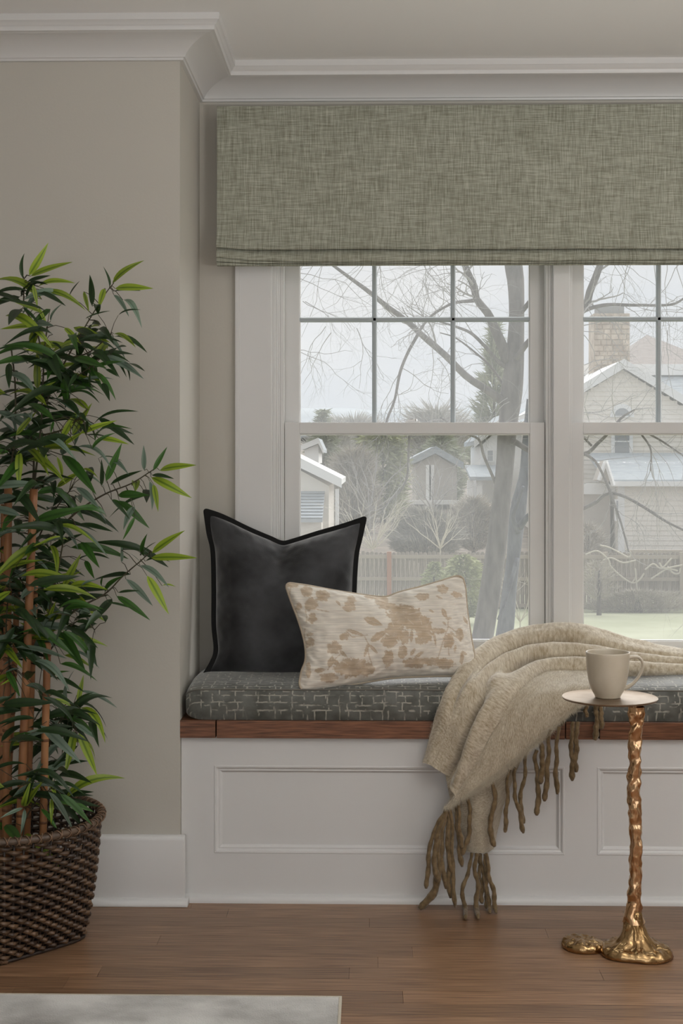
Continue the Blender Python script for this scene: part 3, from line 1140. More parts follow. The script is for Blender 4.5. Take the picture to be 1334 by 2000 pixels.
def sheet(mb, rows, uvs, thick, seed):
    """a cloth sheet with two faces; nap direction kept in uvs"""
    m, n = len(rows), len(rows[0])
    P_ = []
    for i in range(m):
        r = []
        for k in range(n):
            a = rows[min(i + 1, m - 1)][k] - rows[max(i - 1, 0)][k]
            c = rows[i][min(k + 1, n - 1)] - rows[i][max(k - 1, 0)]
            nn = a.cross(c)
            nn = nn.normalized() if nn.length > 1e-9 else Vector((0, -1, 0))
            if nn.dot(CAM - rows[i][k]) < 0:
                pass
            p = rows[i][k]
            d = noise.noise(p * 30 + Vector((seed, 0, 0))) * .0022 + noise.noise(p * 90 + Vector((seed, 5, 0))) * .0009
            r.append((p + nn * d, nn))
        P_.append(r)
    o = len(mb.v)
    flip = P_[m // 2][n // 2][1].y > 0
    sg = -1 if flip else 1
    mb.v += [tuple(p + nn * sg * thick * .5) for r in P_ for p, nn in r]
    mb.v += [tuple(p - nn * sg * thick * .5) for r in P_ for p, nn in r]
    N = m * n
    for i in range(m - 1):
        for k in range(n - 1):
            q = (o + i * n + k, o + i * n + k + 1, o + (i + 1) * n + k + 1, o + (i + 1) * n + k)
            mb.f.append(q)
            mb.f.append(tuple(x + N for x in q[::-1]))
    ring = [(0, k) for k in range(n - 1)] + [(i, n - 1) for i in range(m - 1)] + [(m - 1, n - 1 - k) for k in range(n - 1)] + [(m - 1 - i, 0) for i in range(m - 1)]
    idx = [o + i * n + k for i, k in ring]
    for q in range(len(idx)):
        a, c = idx[q], idx[(q + 1) % len(idx)]
        mb.f.append((a, c, c + N, a + N))
    L = 0
    for rep in range(2):
        for i in range(m):
            for k in range(n):
                uvs.append((i / (m - 1) * .9 + seed, k / (n - 1) * .45))
    return [[p + nn * sg * thick * .5 for p, nn in r] for r in P_], [[nn * sg for p, nn in r] for r in P_]


mb = MB()
uvs = []
rowsA = patch(K, NS, NW)
surfA, norA = sheet(mb, rowsA, uvs, .010, 0.0)
# front sheet: from under roll C, over the cushion edge, down to the diagonal hem
G = [
    [(1160, 1312, .15), (1120, 1312, .13), (1075, 1313, .105), (1042, 1328, .05), (1012, 1352, -.010), (980, 1395, -.050), (950, 1445, -.060), (925, 1492, -.062), (888, 1562, -.056)],
    [(1158, 1326, .07), (1118, 1330, .05), (1072, 1332, .045), (1040, 1346, .0), (1008, 1372, -.035), (976, 1412, -.060), (946, 1460, -.068), (920, 1506, -.068), (884, 1567, -.060)],
    [(1154, 1342, -.015), (1114, 1346, -.022), (1072, 1360, -.035), (1038, 1378, -.050), (1004, 1405, -.062), (972, 1440, -.070), (942, 1482, -.074), (914, 1524, -.072), (880, 1571, -.062)],
    [(1149, 1356, -.034), (1112, 1370, -.044), (1074, 1395, -.056), (1038, 1420, -.064), (1004, 1448, -.072), (972, 1476, -.076), (942, 1508, -.078), (910, 1540, -.074), (876, 1575, -.064)],
    [(1144, 1370, -.036), (1111, 1393, -.046), (1072, 1431, -.056), (1037, 1462, -.062), (1004, 1490, -.068), (972, 1515, -.072), (942, 1536, -.074), (908, 1556, -.072), (871, 1579, -.064)],
]
rowsB = patch(G, 80, 40)
surfB, norB = sheet(mb, rowsB, uvs, .011, 2.0)
# the under end of the throw hanging behind, seen below the hem
H = [
    [(868, 1500, -.018), (880, 1560, -.020), (893, 1610, -.022), (908, 1640, -.024), (914, 1662, -.026)],
    [(900, 1480, -.028), (908, 1550, -.032), (915, 1610, -.034), (922, 1645, -.036), (926, 1664, -.036)],
    [(935, 1470, -.030), (938, 1550, -.040), (938, 1610, -.042), (938, 1645, -.042), (939, 1665, -.040)],
    [(965, 1460, -.026), (962, 1540, -.030), (958, 1600, -.034), (954, 1645, -.036), (950, 1664, -.034)],
    [(1040, 1430, -.018), (1010, 1500, -.018), (985, 1560, -.020), (972, 1615, -.022), (962, 1656, -.024)],
]
rowsC = patch(H, 50, 40)
surfC, norC = sheet(mb, rowsC, uvs, .009, 4.0)
throw = mb.build('throw_blanket', THROW, None, True, fix=False)
tag(throw, 'beige brushed wool throw with long fringe, bunched on the bench and hanging over its edge', 'blanket')
uvl = throw.data.uv_layers.new(name='nap')
lv = [0] * len(throw.data.loops)
throw.data.loops.foreach_get('vertex_index', lv)
flat = []
for i in lv:
    flat += [uvs[i][0], uvs[i][1]]
uvl.data.foreach_set('uv', flat)

# fringe
R3 = lambda x, y: (780 + x / 2.408, 1180 + y / 2.408)
R4 = lambda x, y: (780 + x / 2.408, 1500 + y / 2.408)
RZ = lambda x, y: (820 + x / 4.169, 1440 + y / 4.169)
rf = random.Random(11)
T_ = []
for pl in ([(985, 30), (1000, 180), (990, 300), (985, 380)], [(1050, 0), (1045, 160), (1030, 380), (1018, 520)], [(940, 170), (955, 300), (965, 420), (955, 635)], [(1120, -20), (1112, 170), (1108, 300), (1120, 465)], [(1240, -60), (1235, 120), (1245, 220), (1238, 355)],
           [(1275, -60), (1272, 100), (1262, 200), (1270, 285)], [(770, 310), (775, 470), (810, 600), (845, 780)], [(860, 180), (850, 340), (815, 520), (852, 700)], [(715, 330), (712, 520), (700, 640), (696, 775)], [(590, 330), (610, 520), (570, 720), (590, 830), (615, 890)],
           [(380, 440), (405, 600), (400, 780), (345, 960)], [(210, 600), (110, 780), (75, 960), (55, 1230)], [(215, 590), (150, 780), (120, 960), (140, 1180)], [(222, 590), (160, 720), (150, 960), (160, 1180)], [(230, 570), (185, 760), (175, 960), (215, 1235)],
           [(240, 560), (225, 760), (235, 1000), (245, 1310)], [(245, 550), (265, 780), (265, 1000), (285, 1390)], [(290, 520), (310, 760), (330, 960), (340, 1055)], [(320, 490), (320, 720), (340, 850), (350, 900)], [(228, 580), (240, 780), (240, 960), (262, 1110)],
           [(190, 640), (165, 960), (130, 1220), (60, 1330), (0, 1395)],
           [(420, 940), (400, 1090), (350, 1220), (365, 1400), (375, 1475)], [(460, 945), (450, 1080), (475, 1230), (455, 1380), (478, 1470)], [(500, 950), (485, 1090), (500, 1230), (505, 1355)], [(530, 950), (540, 1090), (545, 1250), (575, 1425)], [(545, 945), (560, 1110), (600, 1260), (618, 1430)], [(480, 945), (510, 1080), (540, 1240), (550, 1390)]):
    T_.append([RZ(*p) for p in pl])
for pl in ([(925, 480), (930, 560), (918, 640)], [(945, 480), (950, 540), (948, 588)], [(880, 480), (876, 510), (885, 532)], [(760, 520), (765, 545), (770, 570)]):
    T_.append([R3(*p) for p in pl])
for q, pl in enumerate(T_):
    if q < 10 or q >= 27:                    # roots run up behind the hem
        pl = [(pl[0][0] + 3, pl[0][1] - 16)] + list(pl)
    pts = crspline([(p[0], p[1], 0) for p in pl], 26)
    yb = -.052 - .012 * rf.random()
    if q >= 21 and q < 27:
        yb = -.045 - .01 * rf.random()
    if q == 26 or q == 23:
        yb += .012
    if q >= 27:
        yb = -.012
    if q == 20:
        yb = -.048
    out_, rad = [], []
    ph = rf.random() * 6
    rr_ = (.0058 + .0022 * rf.random()) * (1.25 if q == 20 else 1)
    for i, p in enumerate(pts):
        s = i / 25
        y = yb - .006 * s
        v = at(p.x, p.y, y)
        if v.z < .008:                     # the longest tassels spread onto the floor, towards the room
            f_ = ray(p.x, p.y)
            tt = (.008 - CAM.z) / f_.z
            v = CAM + f_ * tt
        v = v + Vector((math.sin(s * 15 + ph) * .0016, math.cos(s * 13 + ph) * .0016, 0))
        out_.append(v)
        rad.append(rr_ * (.75 + .35 * s) * (1 + .14 * math.sin(s * 38 + ph)) * (1 if i < 24 else (.85 if i == 24 else .45)))
    MB().tube(out_, rad, 8).build('tassel', TASSEL, throw, True)

# raised nap of the wool: short hairs along the visible cloth
NAP = P('wool_nap', S(214, 204, 184), 1.0, sheen=.3, spec=0.0)
mb = MB()
rn = random.Random(5)


def hairs(surf, nor, count, ln, jmin=0):
    m, n = len(surf), len(surf[0])
    for _ in range(count):
        i, k = rn.randrange(m), rn.randrange(n)
        hair(surf[i][k], nor[i][k], ln)


def hair(p, nn, ln):
    d = (nn * rn.uniform(.35, .9) + Vector((rn.uniform(-.8, .8), rn.uniform(-.3, .3), rn.uniform(-1.1, .25)))).normalized()
    l_ = ln * rn.uniform(.5, 1.2)
    s_ = d.cross(Vector((rn.random() - .5, rn.random() - .5, rn.random() - .5)))
    s_ = s_.normalized() * .00022 if s_.length > 1e-6 else Vector((.0002, 0, 0))
    j = Vector((rn.uniform(-.003, .003), 0, rn.uniform(-.003, .003)))
    p = p + j - nn * .0012
    mb.add([p - s_, p + s_, p + d * l_], [(0, 1, 2)])


hairs(surfA, norA, 9000, .008)
hairs(surfB, norB, 11000, .010)
hairs(surfC, norC, 3000, .010)
for i in range(len(surfB)):                     # ragged hem
    for _ in range(110):
        hair(surfB[i][-1 - rn.randrange(4)], Vector((.2, -.7, -.4)), .014)
nap = mb.build('wool_nap', NAP, throw, False, fix=False)
nap['kind'] = 'stuff'

# ------------------------------------------------------------------ drink table and mug
GOLD = P('aged_brass', S(226, 190, 150), .22, 1.0, col2=S(196, 154, 114), vscale=14, bump=.06, bscale=40)
GOLDB = P('poured_brass', S(190, 158, 114), .2, 1.0, col2=S(152, 120, 80), vscale=16, bump=.2, bscale=45)
GOLDTOP = P('brushed_brass_top', S(158, 142, 124), .45, 1.0, col2=S(146, 129, 110), vscale=30, bump=.02, bscale=200)
TY = -.36
tc_ = at(1191, 1362, TY)
sv = (TY - CAM.y) / FPX                       # metres per picture unit at the table
base_c = at(1243, 1858, TY)
table = empty('drink_table', (base_c.x, TY, 0))
tag(table, 'small brass drink table with round top and knobbly cast stem', 'side table')
r_ = 92 * sv
mb = MB()
tz = tc_.z
mb.lathe([(0, -.0045), (r_ * .6, -.0048), (r_ * .93, -.0046), (r_ * .985, -.0035), (r_, -.0012), (r_ + .0003, .0006), (r_ - .0010, .0016), (r_ - .0025, .0012), (r_ - .004, .0002), (r_ * .5, 0), (0, 0)], (tc_.x, TY, tz), 72)
mb.build('table_top', GOLDTOP, table, 'auto')
rows = []
stem = [(1243, 1380, 15.5), (1243, 1400, 15), (1241, 1440, 12.5), (1240, 1490, 12), (1238, 1540, 12), (1240, 1600, 11.5), (1242, 1650, 11.5), (1241, 1700, 11.5), (1240, 1740, 13), (1238, 1765, 14), (1236, 1785, 17), (1237, 1800, 22)]
SP = crspline([(p[0], p[1], p[2]) for p in stem], 190)
for i, p in enumerate(SP):
    c_ = at(p.x, p.y, TY)
    r0 = p.z * sv
    row_ = []
    for k in range(36):
        a = 2 * math.pi * k / 36
        q = Vector((math.cos(a), math.sin(a), c_.z * 26))
        lump = .24 * noise.noise(Vector((q.x * 1.0, q.y * 1.0, c_.z * 24))) + .24 * noise.noise(Vector((q.x * 1.5 + 5, q.y * 1.5, c_.z * 58))) + .05 * noise.noise(Vector((q.x * 4 + 9, q.y * 4, c_.z * 120)))
        fl_ = 1 if 4 < i < 178 else .5
        R_ = r0 * (1 + lump * fl_ * 1.15)
        row_.append((c_.x + R_ * math.cos(a), c_.y + R_ * math.sin(a), c_.z))
    rows.append(row_)
mb = MB().grid(rows, True)
mb.build('stem', GOLD, table, True)
# base: poured-looking foot with a second, smaller pool joined to it
def foot(cx, cy, prof, lobes, seed, nr=40, na=96, lean=0.0):
    rows = []
    pr2 = crspline([(p[0], p[1], 0) for p in prof], nr)
    for q in pr2:
        row_ = []
        for k in range(na):
            a = 2 * math.pi * k / na
            sh_ = 1 + sum(A_ * math.cos(m_ * a + ph_) for m_, A_, ph_ in lobes) * min(1, q.x / .05)
            R_ = q.x * sh_
            zz = q.y
            if 0.004 < zz:
                zz += (.0050 * noise.noise(Vector((R_ * math.cos(a) * 45, R_ * math.sin(a) * 45, seed))) + .0050 * noise.noise(Vector((R_ * math.cos(a) * 100, R_ * math.sin(a) * 100, seed)))) * min(1, zz / .015)
                R_ += .0028 * noise.noise(Vector((math.cos(a) * 3, math.sin(a) * 3, zz * 60 + seed)))
            row_.append((cx + lean * min(1, q.y / .09) + R_ * math.cos(a), cy + R_ * math.sin(a), max(.0003, zz)))
        rows.append(row_)
    return rows


mb = MB()
mb.grid(foot(base_c.x, TY - .004, [(.0, .0), (.074, .0003), (.081, .004), (.081, .011), (.077, .018), (.067, .0235), (.053, .0285), (.041, .037), (.0325, .050), (.0265, .068), (.0215, .088), (.0175, .104), (.0, .110)], [(2, .07, .4), (3, .06, 2.2), (5, .02, 0)], 3.0, lean=-6.5 * sv), True)
c2 = at(1140, 1845, TY + .02)
mb.grid(foot(c2.x, TY + .035, [(.0, .0), (.046, .0003), (.051, .004), (.051, .010), (.047, .017), (.036, .022), (.02, .0235), (.0, .0225)], [(2, .10, 1.2), (3, .05, .3)], 8.0, 24, 72), True)
mb.build('base', GOLDB, table, True)

STONE = P('cream_stoneware', S(206, 196, 178), .28, col2=S(194, 183, 163), vscale=14, spec=.5)
mc_ = at(1187, 1361, TY)
mug = empty('mug', (mc_.x, TY, tz + .0005))
tag(mug, 'cream stoneware mug standing on the brass drink table', 'mug')
mh = 88.5 * sv
mr_ = 42.5 * sv
mb = MB()
pro = [(0, .003), (.0255, .003), (.0262, .0), (.0285, .0), (.0295, .0025), (.031, .006), (.0365, .016), (.0415, .030), (.0452, .046), (.0478, .064), (.0492, .084), (.0500, .100), (.0505, .1075), (.0502, .1095), (.0492, .1105), (.0480, .1095), (.0474, .106), (.0465, .090), (.0448, .066), (.042, .044), (.037, .024), (.029, .012), (0, .010)]
kx, kz = mr_ / .0505, mh / .1105
mb.lathe([(r0 * kx, z0 * kz) for r0, z0 in pro], (mc_.x, TY, tz + .0006), 64)
mb.build('mug_body', STONE, mug, True)
hp = [(1226, 1285), (1236, 1283), (1247, 1284), (1254, 1292), (1255, 1304), (1249, 1319), (1239, 1332), (1229, 1340), (1219, 1344)]
HP = crspline([(p[0], p[1], 0) for p in hp], 40)
pts = [at(p.x, p.y, TY - .002) for p in HP]
v, f = [], []
rows = []
for i, p in enumerate(pts):
    tt = (pts[min(i + 1, 39)] - pts[max(i - 1, 0)]).normalized()
    yv = Vector((0, 1, 0))
    nn = tt.cross(yv)
    s = i / 39
    flare = 1 + .55 * math.exp(-s * 14) + .8 * math.exp(-(1 - s) * 10)
    rows.append([p + nn * math.cos(a) * .0036 * flare + yv * math.sin(a) * .0075 for a in [2 * math.pi * k / 14 for k in range(14)]])
mb = MB().grid(rows, True)
mb.add(rows[0], [tuple(range(14))]).add(rows[-1], [tuple(range(14))])
mb.build('handle', STONE, mug, True)

# ------------------------------------------------------------------ rug
RUG = P('pale_grey_rug_pile', S(228, 227, 223), .95, col2=S(158, 156, 152), vscale=4.5, stretch=(1, 1.5, 1), lo=.40, hi=.68, bump=.5, bscale=240, sheen=.3, detail=8)
BIND = P('ivory_rug_binding', S(208, 200, 184), .9, bump=.4, bscale=400)
ry = -(3.77 - 1.21 * FPX / (1942 - 900)) + 0
ra, rb_ = at(667, 1945, 0), None
f_ = ray(668, 1945)
rc = CAM + f_ * ((.008 - CAM.z) / f_.z)
rx1, ry1 = rc.x, rc.y
mb = MB()
RX0, RY0 = -2.2, -3.3
mb.box(RX0, rx1 - .007, RY0, ry1 - .007, .0005, .008)
rug = mb.build('area_rug', RUG, None)
rug.rotation_euler.z = 0
tag(rug, 'pale grey mottled low-pile rug on the oak floor', 'rug')
MB().box(RX0, rx1, ry1 - .007, ry1, .0005, .0086).box(rx1 - .007, rx1, RY0, ry1 - .007, .0005, .0086).build('binding', BIND, rug, bevel=.0015)

# ------------------------------------------------------------------ woven basket
BCX, BCY = at(11, 1593, -.287).x, -.287
BH = at(11, 1593, BCY).z
BR = 186 * (BCY - CAM.y) / FPX
WEAVE = P('dark_rattan', S(118, 92, 68), .40, col2=S(62, 47, 37), vscale=26, stretch=(1, 1, 2.5), rand=.22, bump=.15, bscale=300, lo=.3, hi=.62)
STAKE = P('rattan_stake', S(46, 35, 28), .5, rand=.15)
RIMM = P('rattan_rim', S(104, 86, 70), .4, col2=S(70, 55, 44), vscale=40)
LASH = P('rattan_lashing', S(128, 100, 76), .4, col2=S(84, 62, 46), vscale=50)
INNER = P('dark_basket_blocker', S(26, 22, 20), .9)

basket = empty('woven_basket', (BCX, BCY, 0))
tag(basket, 'dark brown woven rattan basket holding the bamboo, round rim and square foot', 'basket')


def brad(th, h):
    """radius of the basket wall: square with soft corners at the foot, round at the rim"""
    t_ = min(1, max(0, h / BH))
    a = th + math.pi / 4 + math.radians(-2)
    n = 6.5
    sq = .152 / (abs(math.cos(a)) ** n + abs(math.sin(a)) ** n) ** (1 / n)
    k = t_ ** .8
    base = sq * (1 - k) + (BR - .006) * k
    return base + .006 * math.sin(math.pi * t_)


NST = 64
NR = 25
rnb = random.Random(3)
h0, h1 = .010, BH - .016
for i in range(NR):
    hz = h0 + (h1 - h0) * (i + .5) / NR
    m = NST * 6
    ring = []
    jit = rnb.uniform(-.0006, .0006)
    for k in range(m):
        th = 2 * math.pi * k / m
        ph = NST / 2 * th + math.pi * i
        wv_ = math.sin(ph)
        zz = hz + jit + .0016 * math.cos(ph) + .0012 * math.sin(th * 3 + i)
        R_ = brad(th, zz) + .0052 * wv_ + .001 * noise.noise(Vector((math.cos(th) * 20, math.sin(th) * 20, i)))
        ring.append((th, R_, zz, wv_))
    rows = []
    for q in range(6):
        a = 2 * math.pi * q / 6
        rows.append([(BCX + (R_ + .0036 * math.cos(a)) * math.cos(th), BCY + (R_ + .0036 * math.cos(a)) * math.sin(th), max(.0006, zz + .0067 * math.sin(a) * (.72 + .28 * wv_))) for th, R_, zz, wv_ in ring])
    rows.append(rows[0])
    MB().grid(rows, True).build('weaver', WEAVE, basket, True, fix=False)
for k in range(NST):
    th = 2 * math.pi * (k + .5) / NST * 1.0
    pts = [(BCX + brad(th, z) * math.cos(th), BCY + brad(th, z) * math.sin(th), z) for z in [.006 + (BH - .016) * j / 7 for j in range(8)]]
    MB().tube(pts, .0030, 5).build('stake', STAKE, basket, True, fix=False)
# dark inner sheet with floor, added to stop light passing the weave
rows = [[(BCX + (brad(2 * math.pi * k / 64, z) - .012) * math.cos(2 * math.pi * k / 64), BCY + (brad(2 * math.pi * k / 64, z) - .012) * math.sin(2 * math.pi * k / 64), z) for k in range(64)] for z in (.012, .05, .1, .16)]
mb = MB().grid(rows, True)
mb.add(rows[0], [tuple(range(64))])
mb.build('light_blocker', INNER, basket, True)
# rim core and its crossed lashing
core = []
for k in range(97):
    a = 2 * math.pi * k / 96
    core.append((BCX + BR * math.cos(a), BCY + BR * math.sin(a), BH - .003))
MB().tube(core, .0088, 8, cap=False).build('rim', RIMM, basket, True)
for sgn, nm in ((1, 58), (-1, 58)):
    lash = []
    NW_ = nm
    for k in range(NW_ * 8 + 1):
        a = 2 * math.pi * k / (NW_ * 8)
        b_ = sgn * 2 * math.pi * k / 8
        wob = .25 * math.sin(a * 7 + sgn)
        rr_ = .0108
        lash.append((BCX + (BR + rr_ * math.cos(b_ + wob)) * math.cos(a), BCY + (BR + rr_ * math.cos(b_ + wob)) * math.sin(a), BH - .003 + rr_ * math.sin(b_ + wob)))
    MB().tube(lash, .0017, 5, cap=False).build('rim_lashing', LASH, basket, True, fix=False)
# plaited corner patch at the front foot: nested chevrons
th = -math.pi / 2
mb = MB()
for q in range(5):
    s_ = .011 + .0105 * q
    zt = .052 - q * .009
    L = []
    for sx in (-1, 0, 1):
        ang = th + sx * s_ / .185
        zz = .058 - q * .0105 if sx == 0 else max(.006, .032 - q * .0105 - .004)
        R_ = brad(ang, zz) + .0105
        L.append((BCX + R_ * math.cos(ang), BCY + R_ * math.sin(ang), max(.004, zz)))
    mb.tube(L, .0042, 6)
mb.build('corner_patch', LASH, basket, True)
MB().tube([(BCX + (brad(2 * math.pi * k / 96, .004) + .002) * math.cos(2 * math.pi * k / 96), BCY + (brad(2 * math.pi * k / 96, .004) + .002) * math.sin(2 * math.pi * k / 96), .0055) for k in range(97)], .0052, 6, cap=False).build('foot_band', STAKE, basket, True)

# ------------------------------------------------------------------ bamboo
plant = empty('bamboo_plant', (BCX, BCY, .02))
tag(plant, 'tall leafy bamboo with tan canes growing out of the dark woven basket', 'plant')
CANE = P('tan_cane', S(176, 126, 84), .45, col2=S(140, 92, 58), vscale=9, stretch=(2, 2, .8))
CANENODE = P('cane_node', S(112, 74, 46), .6)
TWIG = P('twig_bark', S(74, 70, 44), .6, col2=S(58, 50, 34), vscale=30)
POT = P('black_nursery_pot', S(20, 19, 18), .7)
MB().lathe([(0, .003), (.105, .003), (.125, .16), (.118, .165), (.112, .15), (0, .15)], (BCX, BCY, .02), 40).build('pot', POT, plant, 'auto')


def leafmat(name, c0, c1, edge=None, sheen=0):
    m = bpy.data.materials.new(name)
    m.use_nodes = True
    t = m.node_tree
    b = t.nodes['Principled BSDF']
    b.inputs['Roughness'].default_value = .42
    b.inputs['Specular IOR Level'].default_value = .45
    tcn = t.nodes.new('ShaderNodeTexCoord')
    sp = t.nodes.new('ShaderNodeSeparateXYZ')
    t.links.new(tcn.outputs['UV'], sp.inputs[0])
    r = t.nodes.new('ShaderNodeValToRGB')
    e = r.color_ramp.elements
    e[0].position, e[0].color = .0, c1
    e[1].position, e[1].color = .34, c0
    k = e.new(.10)
    k.color = c1
    t.links.new(sp.outputs['Y'], r.inputs['Fac'])
    oi = t.nodes.new('ShaderNodeObjectInfo')
    hs = t.nodes.new('ShaderNodeHueSaturation')
    mr = t.nodes.new('ShaderNodeMapRange')
    mr.inputs['To Min'].default_value, mr.inputs['To Max'].default_value = .72, 1.25
    t.links.new(oi.outputs['Random'], mr.inputs['Value'])
    t.links.new(mr.outputs['Result'], hs.inputs['Value'])
    t.links.new(r.outputs['Color'], hs.inputs['Color'])
    t.links.new(hs.outputs['Color'], b.inputs['Base Color'])
    tl = t.nodes.new('ShaderNodeBsdfTranslucent')
    t.links.new(hs.outputs['Color'], tl.inputs['Color'])
    mx = t.nodes.new('ShaderNodeMixShader')
    mx.inputs['Fac'].default_value = .22
    t.links.new(b.outputs[0], mx.inputs[1])
    t.links.new(tl.outputs[0], mx.inputs[2])
    t.links.new(mx.outputs[0], t.nodes['Material Output'].inputs['Surface'])
    return m


LM = {'y': leafmat('leaf_yellow_green', S(146, 168, 52), S(96, 124, 34)),
      'g': leafmat('leaf_mid_green', S(64, 106, 40), S(50, 86, 32)),
      'd': leafmat('leaf_dark_green', S(48, 72, 38), S(38, 60, 32)),
      's': leafmat('leaf_grey_sheen', S(124, 144, 126), S(98, 120, 102))}  # grey-green that puts the blades' silvery sheen into the colour


def leaf_geo(arch, wid, fold, skew, twist):
    """lance-shaped blade along +X, length 1; UV.y is the distance from the midrib"""
    v, f, uv = [], [], []
    n = 9
    for i in range(n + 1):
        s = i / n
        wd = wid * 1.42 * (math.sin(math.pi * min(1, s ** .72)) ** .85) * (1 - .25 * s) if 0 < s < 1 else 0.0006
        z = arch * 4 * s * (1 - s) * (1 - .35 * s)
        y0 = skew * s * (1 - s) * 2
        tw = twist * (s - .3)
        for q, (o, zz, u) in enumerate(((-1, fold, 1), (-.5, fold * .35, .5), (0, 0, 0), (.5, fold * .35, .5), (1, fold, 1))):
            yy, hz = o * wd, zz * wd
            v.append((s, y0 + yy * math.cos(tw) - hz * math.sin(tw), z + yy * math.sin(tw) + hz * math.cos(tw)))
            uv.append((s, u))
    for i in range(n):
        for q in range(4):
            f.append((i * 5 + q, i * 5 + q + 1, (i + 1) * 5 + q + 1, (i + 1) * 5 + q))
    return v, f, uv


VAR = [leaf_geo(*a) for a in ((.04, .070, .25, 0, 0), (.12, .066, .35, .05, .3), (.20, .062, .4, -.06, -.4), (.08, .078, .2, -.04, .5), (.16, .058, .5, .08, -.2), (.28, .062, .35, .03, .5))]
MESHES = {}


def leaf_mesh(k, c):
    if (k, c) not in MESHES:
        v, f, uv = VAR[k]
        me = bpy.data.meshes.new('leaf')
        me.from_pydata(v, [], f)
        me.polygons.foreach_set('use_smooth', [True] * len(f))
        ul = me.uv_layers.new(name='blade')
        for li, l in enumerate(me.loops):
            ul.data[li].uv = uv[l.vertex_index]
        me.materials.append(LM[c])
        MESHES[(k, c)] = me
    return MESHES[(k, c)]


rl = random.Random(21)
LEAVES = []                  # (matrix, variant, colour, apparent size)


def add_leaf(B, T, c, roll=None, k=None):
    d = T - B
    L = d.length
    xa = d.normalized()
    tocam = (CAM - B).normalized()
    up = Vector((rl.uniform(-.3, .3), rl.uniform(-.3, .3), 1))
    wgt = rl.uniform(.35, 1.6) if roll is None else roll
    z = up + tocam * wgt
    z = z - xa * z.dot(xa)
    if z.length < 1e-3:
        z = xa.orthogonal()
    z.normalize()
    y = z.cross(xa)
    M = Matrix(((xa.x * L, y.x * L, z.x * L, B.x), (xa.y * L, y.y * L, z.y * L, B.y), (xa.z * L, y.z * L, z.z * L, B.z), (0, 0, 0, 1)))
    LEAVES.append((M, rl.randrange(6) if k is None else k, c, L, B))


U7 = lambda x, y: (x / 3.335, 460 + y / 3.335)
U8 = lambda x, y: (x / 3.03, 900 + y / 3.03)
# stems: (points, base radius, tip radius, depth start, depth end)
BR_ = []
for pl, ra_, rb2, y0, y1 in (
        ([(46, 1260), (62, 1000), (80, 830), (86, 700), (92, 640)], .0035, .002, -.30, -.30),
        ([(88, 720), (70, 640), (48, 600), (47, 545)], .0024, .0015, -.30, -.32),
        ([(84, 800), (120, 720), (165, 640), (205, 575), (222, 553)], .0028, .0012, -.29, -.26),
        ([(130, 700), (170, 690), (200, 668), (215, 655)], .0022, .0012, -.29, -.30),
        ([(90, 760), (140, 740), (180, 715)], .0022, .0012, -.30, -.34),
        ([(84, 850), (120, 840), (150, 820), (170, 800)], .0024, .0012, -.32, -.38),
        ([(100, 1050), (150, 1000), (205, 965), (255, 945), (300, 917)], .0030, .0013, -.28, -.24),
        ([(95, 1240), (150, 1190), (205, 1160), (240, 1125), (272, 1098), (292, 1080)], .0030, .0013, -.28, -.25),
        ([(15, 950), (28, 860), (30, 760), (22, 680)], .0034, .002, -.28, -.30),
        ([(64, 960), (66, 900), (60, 850)], .0036, .002, -.25, -.28),
        ([(92, 1270), (100, 1170), (112, 1120), (125, 1050)], .0034, .0018, -.26, -.27),
        ([(85, 1290), (120, 1240), (160, 1210), (185, 1230)], .0024, .0012, -.28, -.30),
        ([(85, 1480), (110, 1400), (130, 1375), (143, 1378)], .0024, .0012, -.26, -.24),
        ([(90, 1480), (105, 1430), (122, 1405), (142, 1412), (150, 1435)], .0022, .0012, -.26, -.22),
        ([(45, 1640), (50, 1600), (75, 1560), (100, 1540)], .0022, .0012, -.36, -.33),
        ([(18, 1300), (12, 1220), (20, 1130)], .0024, .0014, -.33, -.36),
        ([(55, 1120), (80, 1040), (115, 985), (135, 960)], .0026, .0014, -.24, -.22),
        ([(60, 1180), (40, 1130), (14, 1105)], .0024, .0014, -.22, -.20),
        ([(10, 960), (-60, 860), (-110, 740)], .0030, .0014, -.28, -.30),
        ([(5, 1250), (-70, 1120), (-130, 1060)], .0030, .0014, -.28, -.28)):
    ps = crspline([(p[0], p[1], 0) for p in pl], 24)
    P3 = [at(p.x, p.y, y0 + (y1 - y0) * i / 23) for i, p in enumerate(ps)]
    BR_.append((P3, ra_, rb2))
NODES = [(p, bi) for bi, (P3, a, c) in enumerate(BR_) for p in P3]

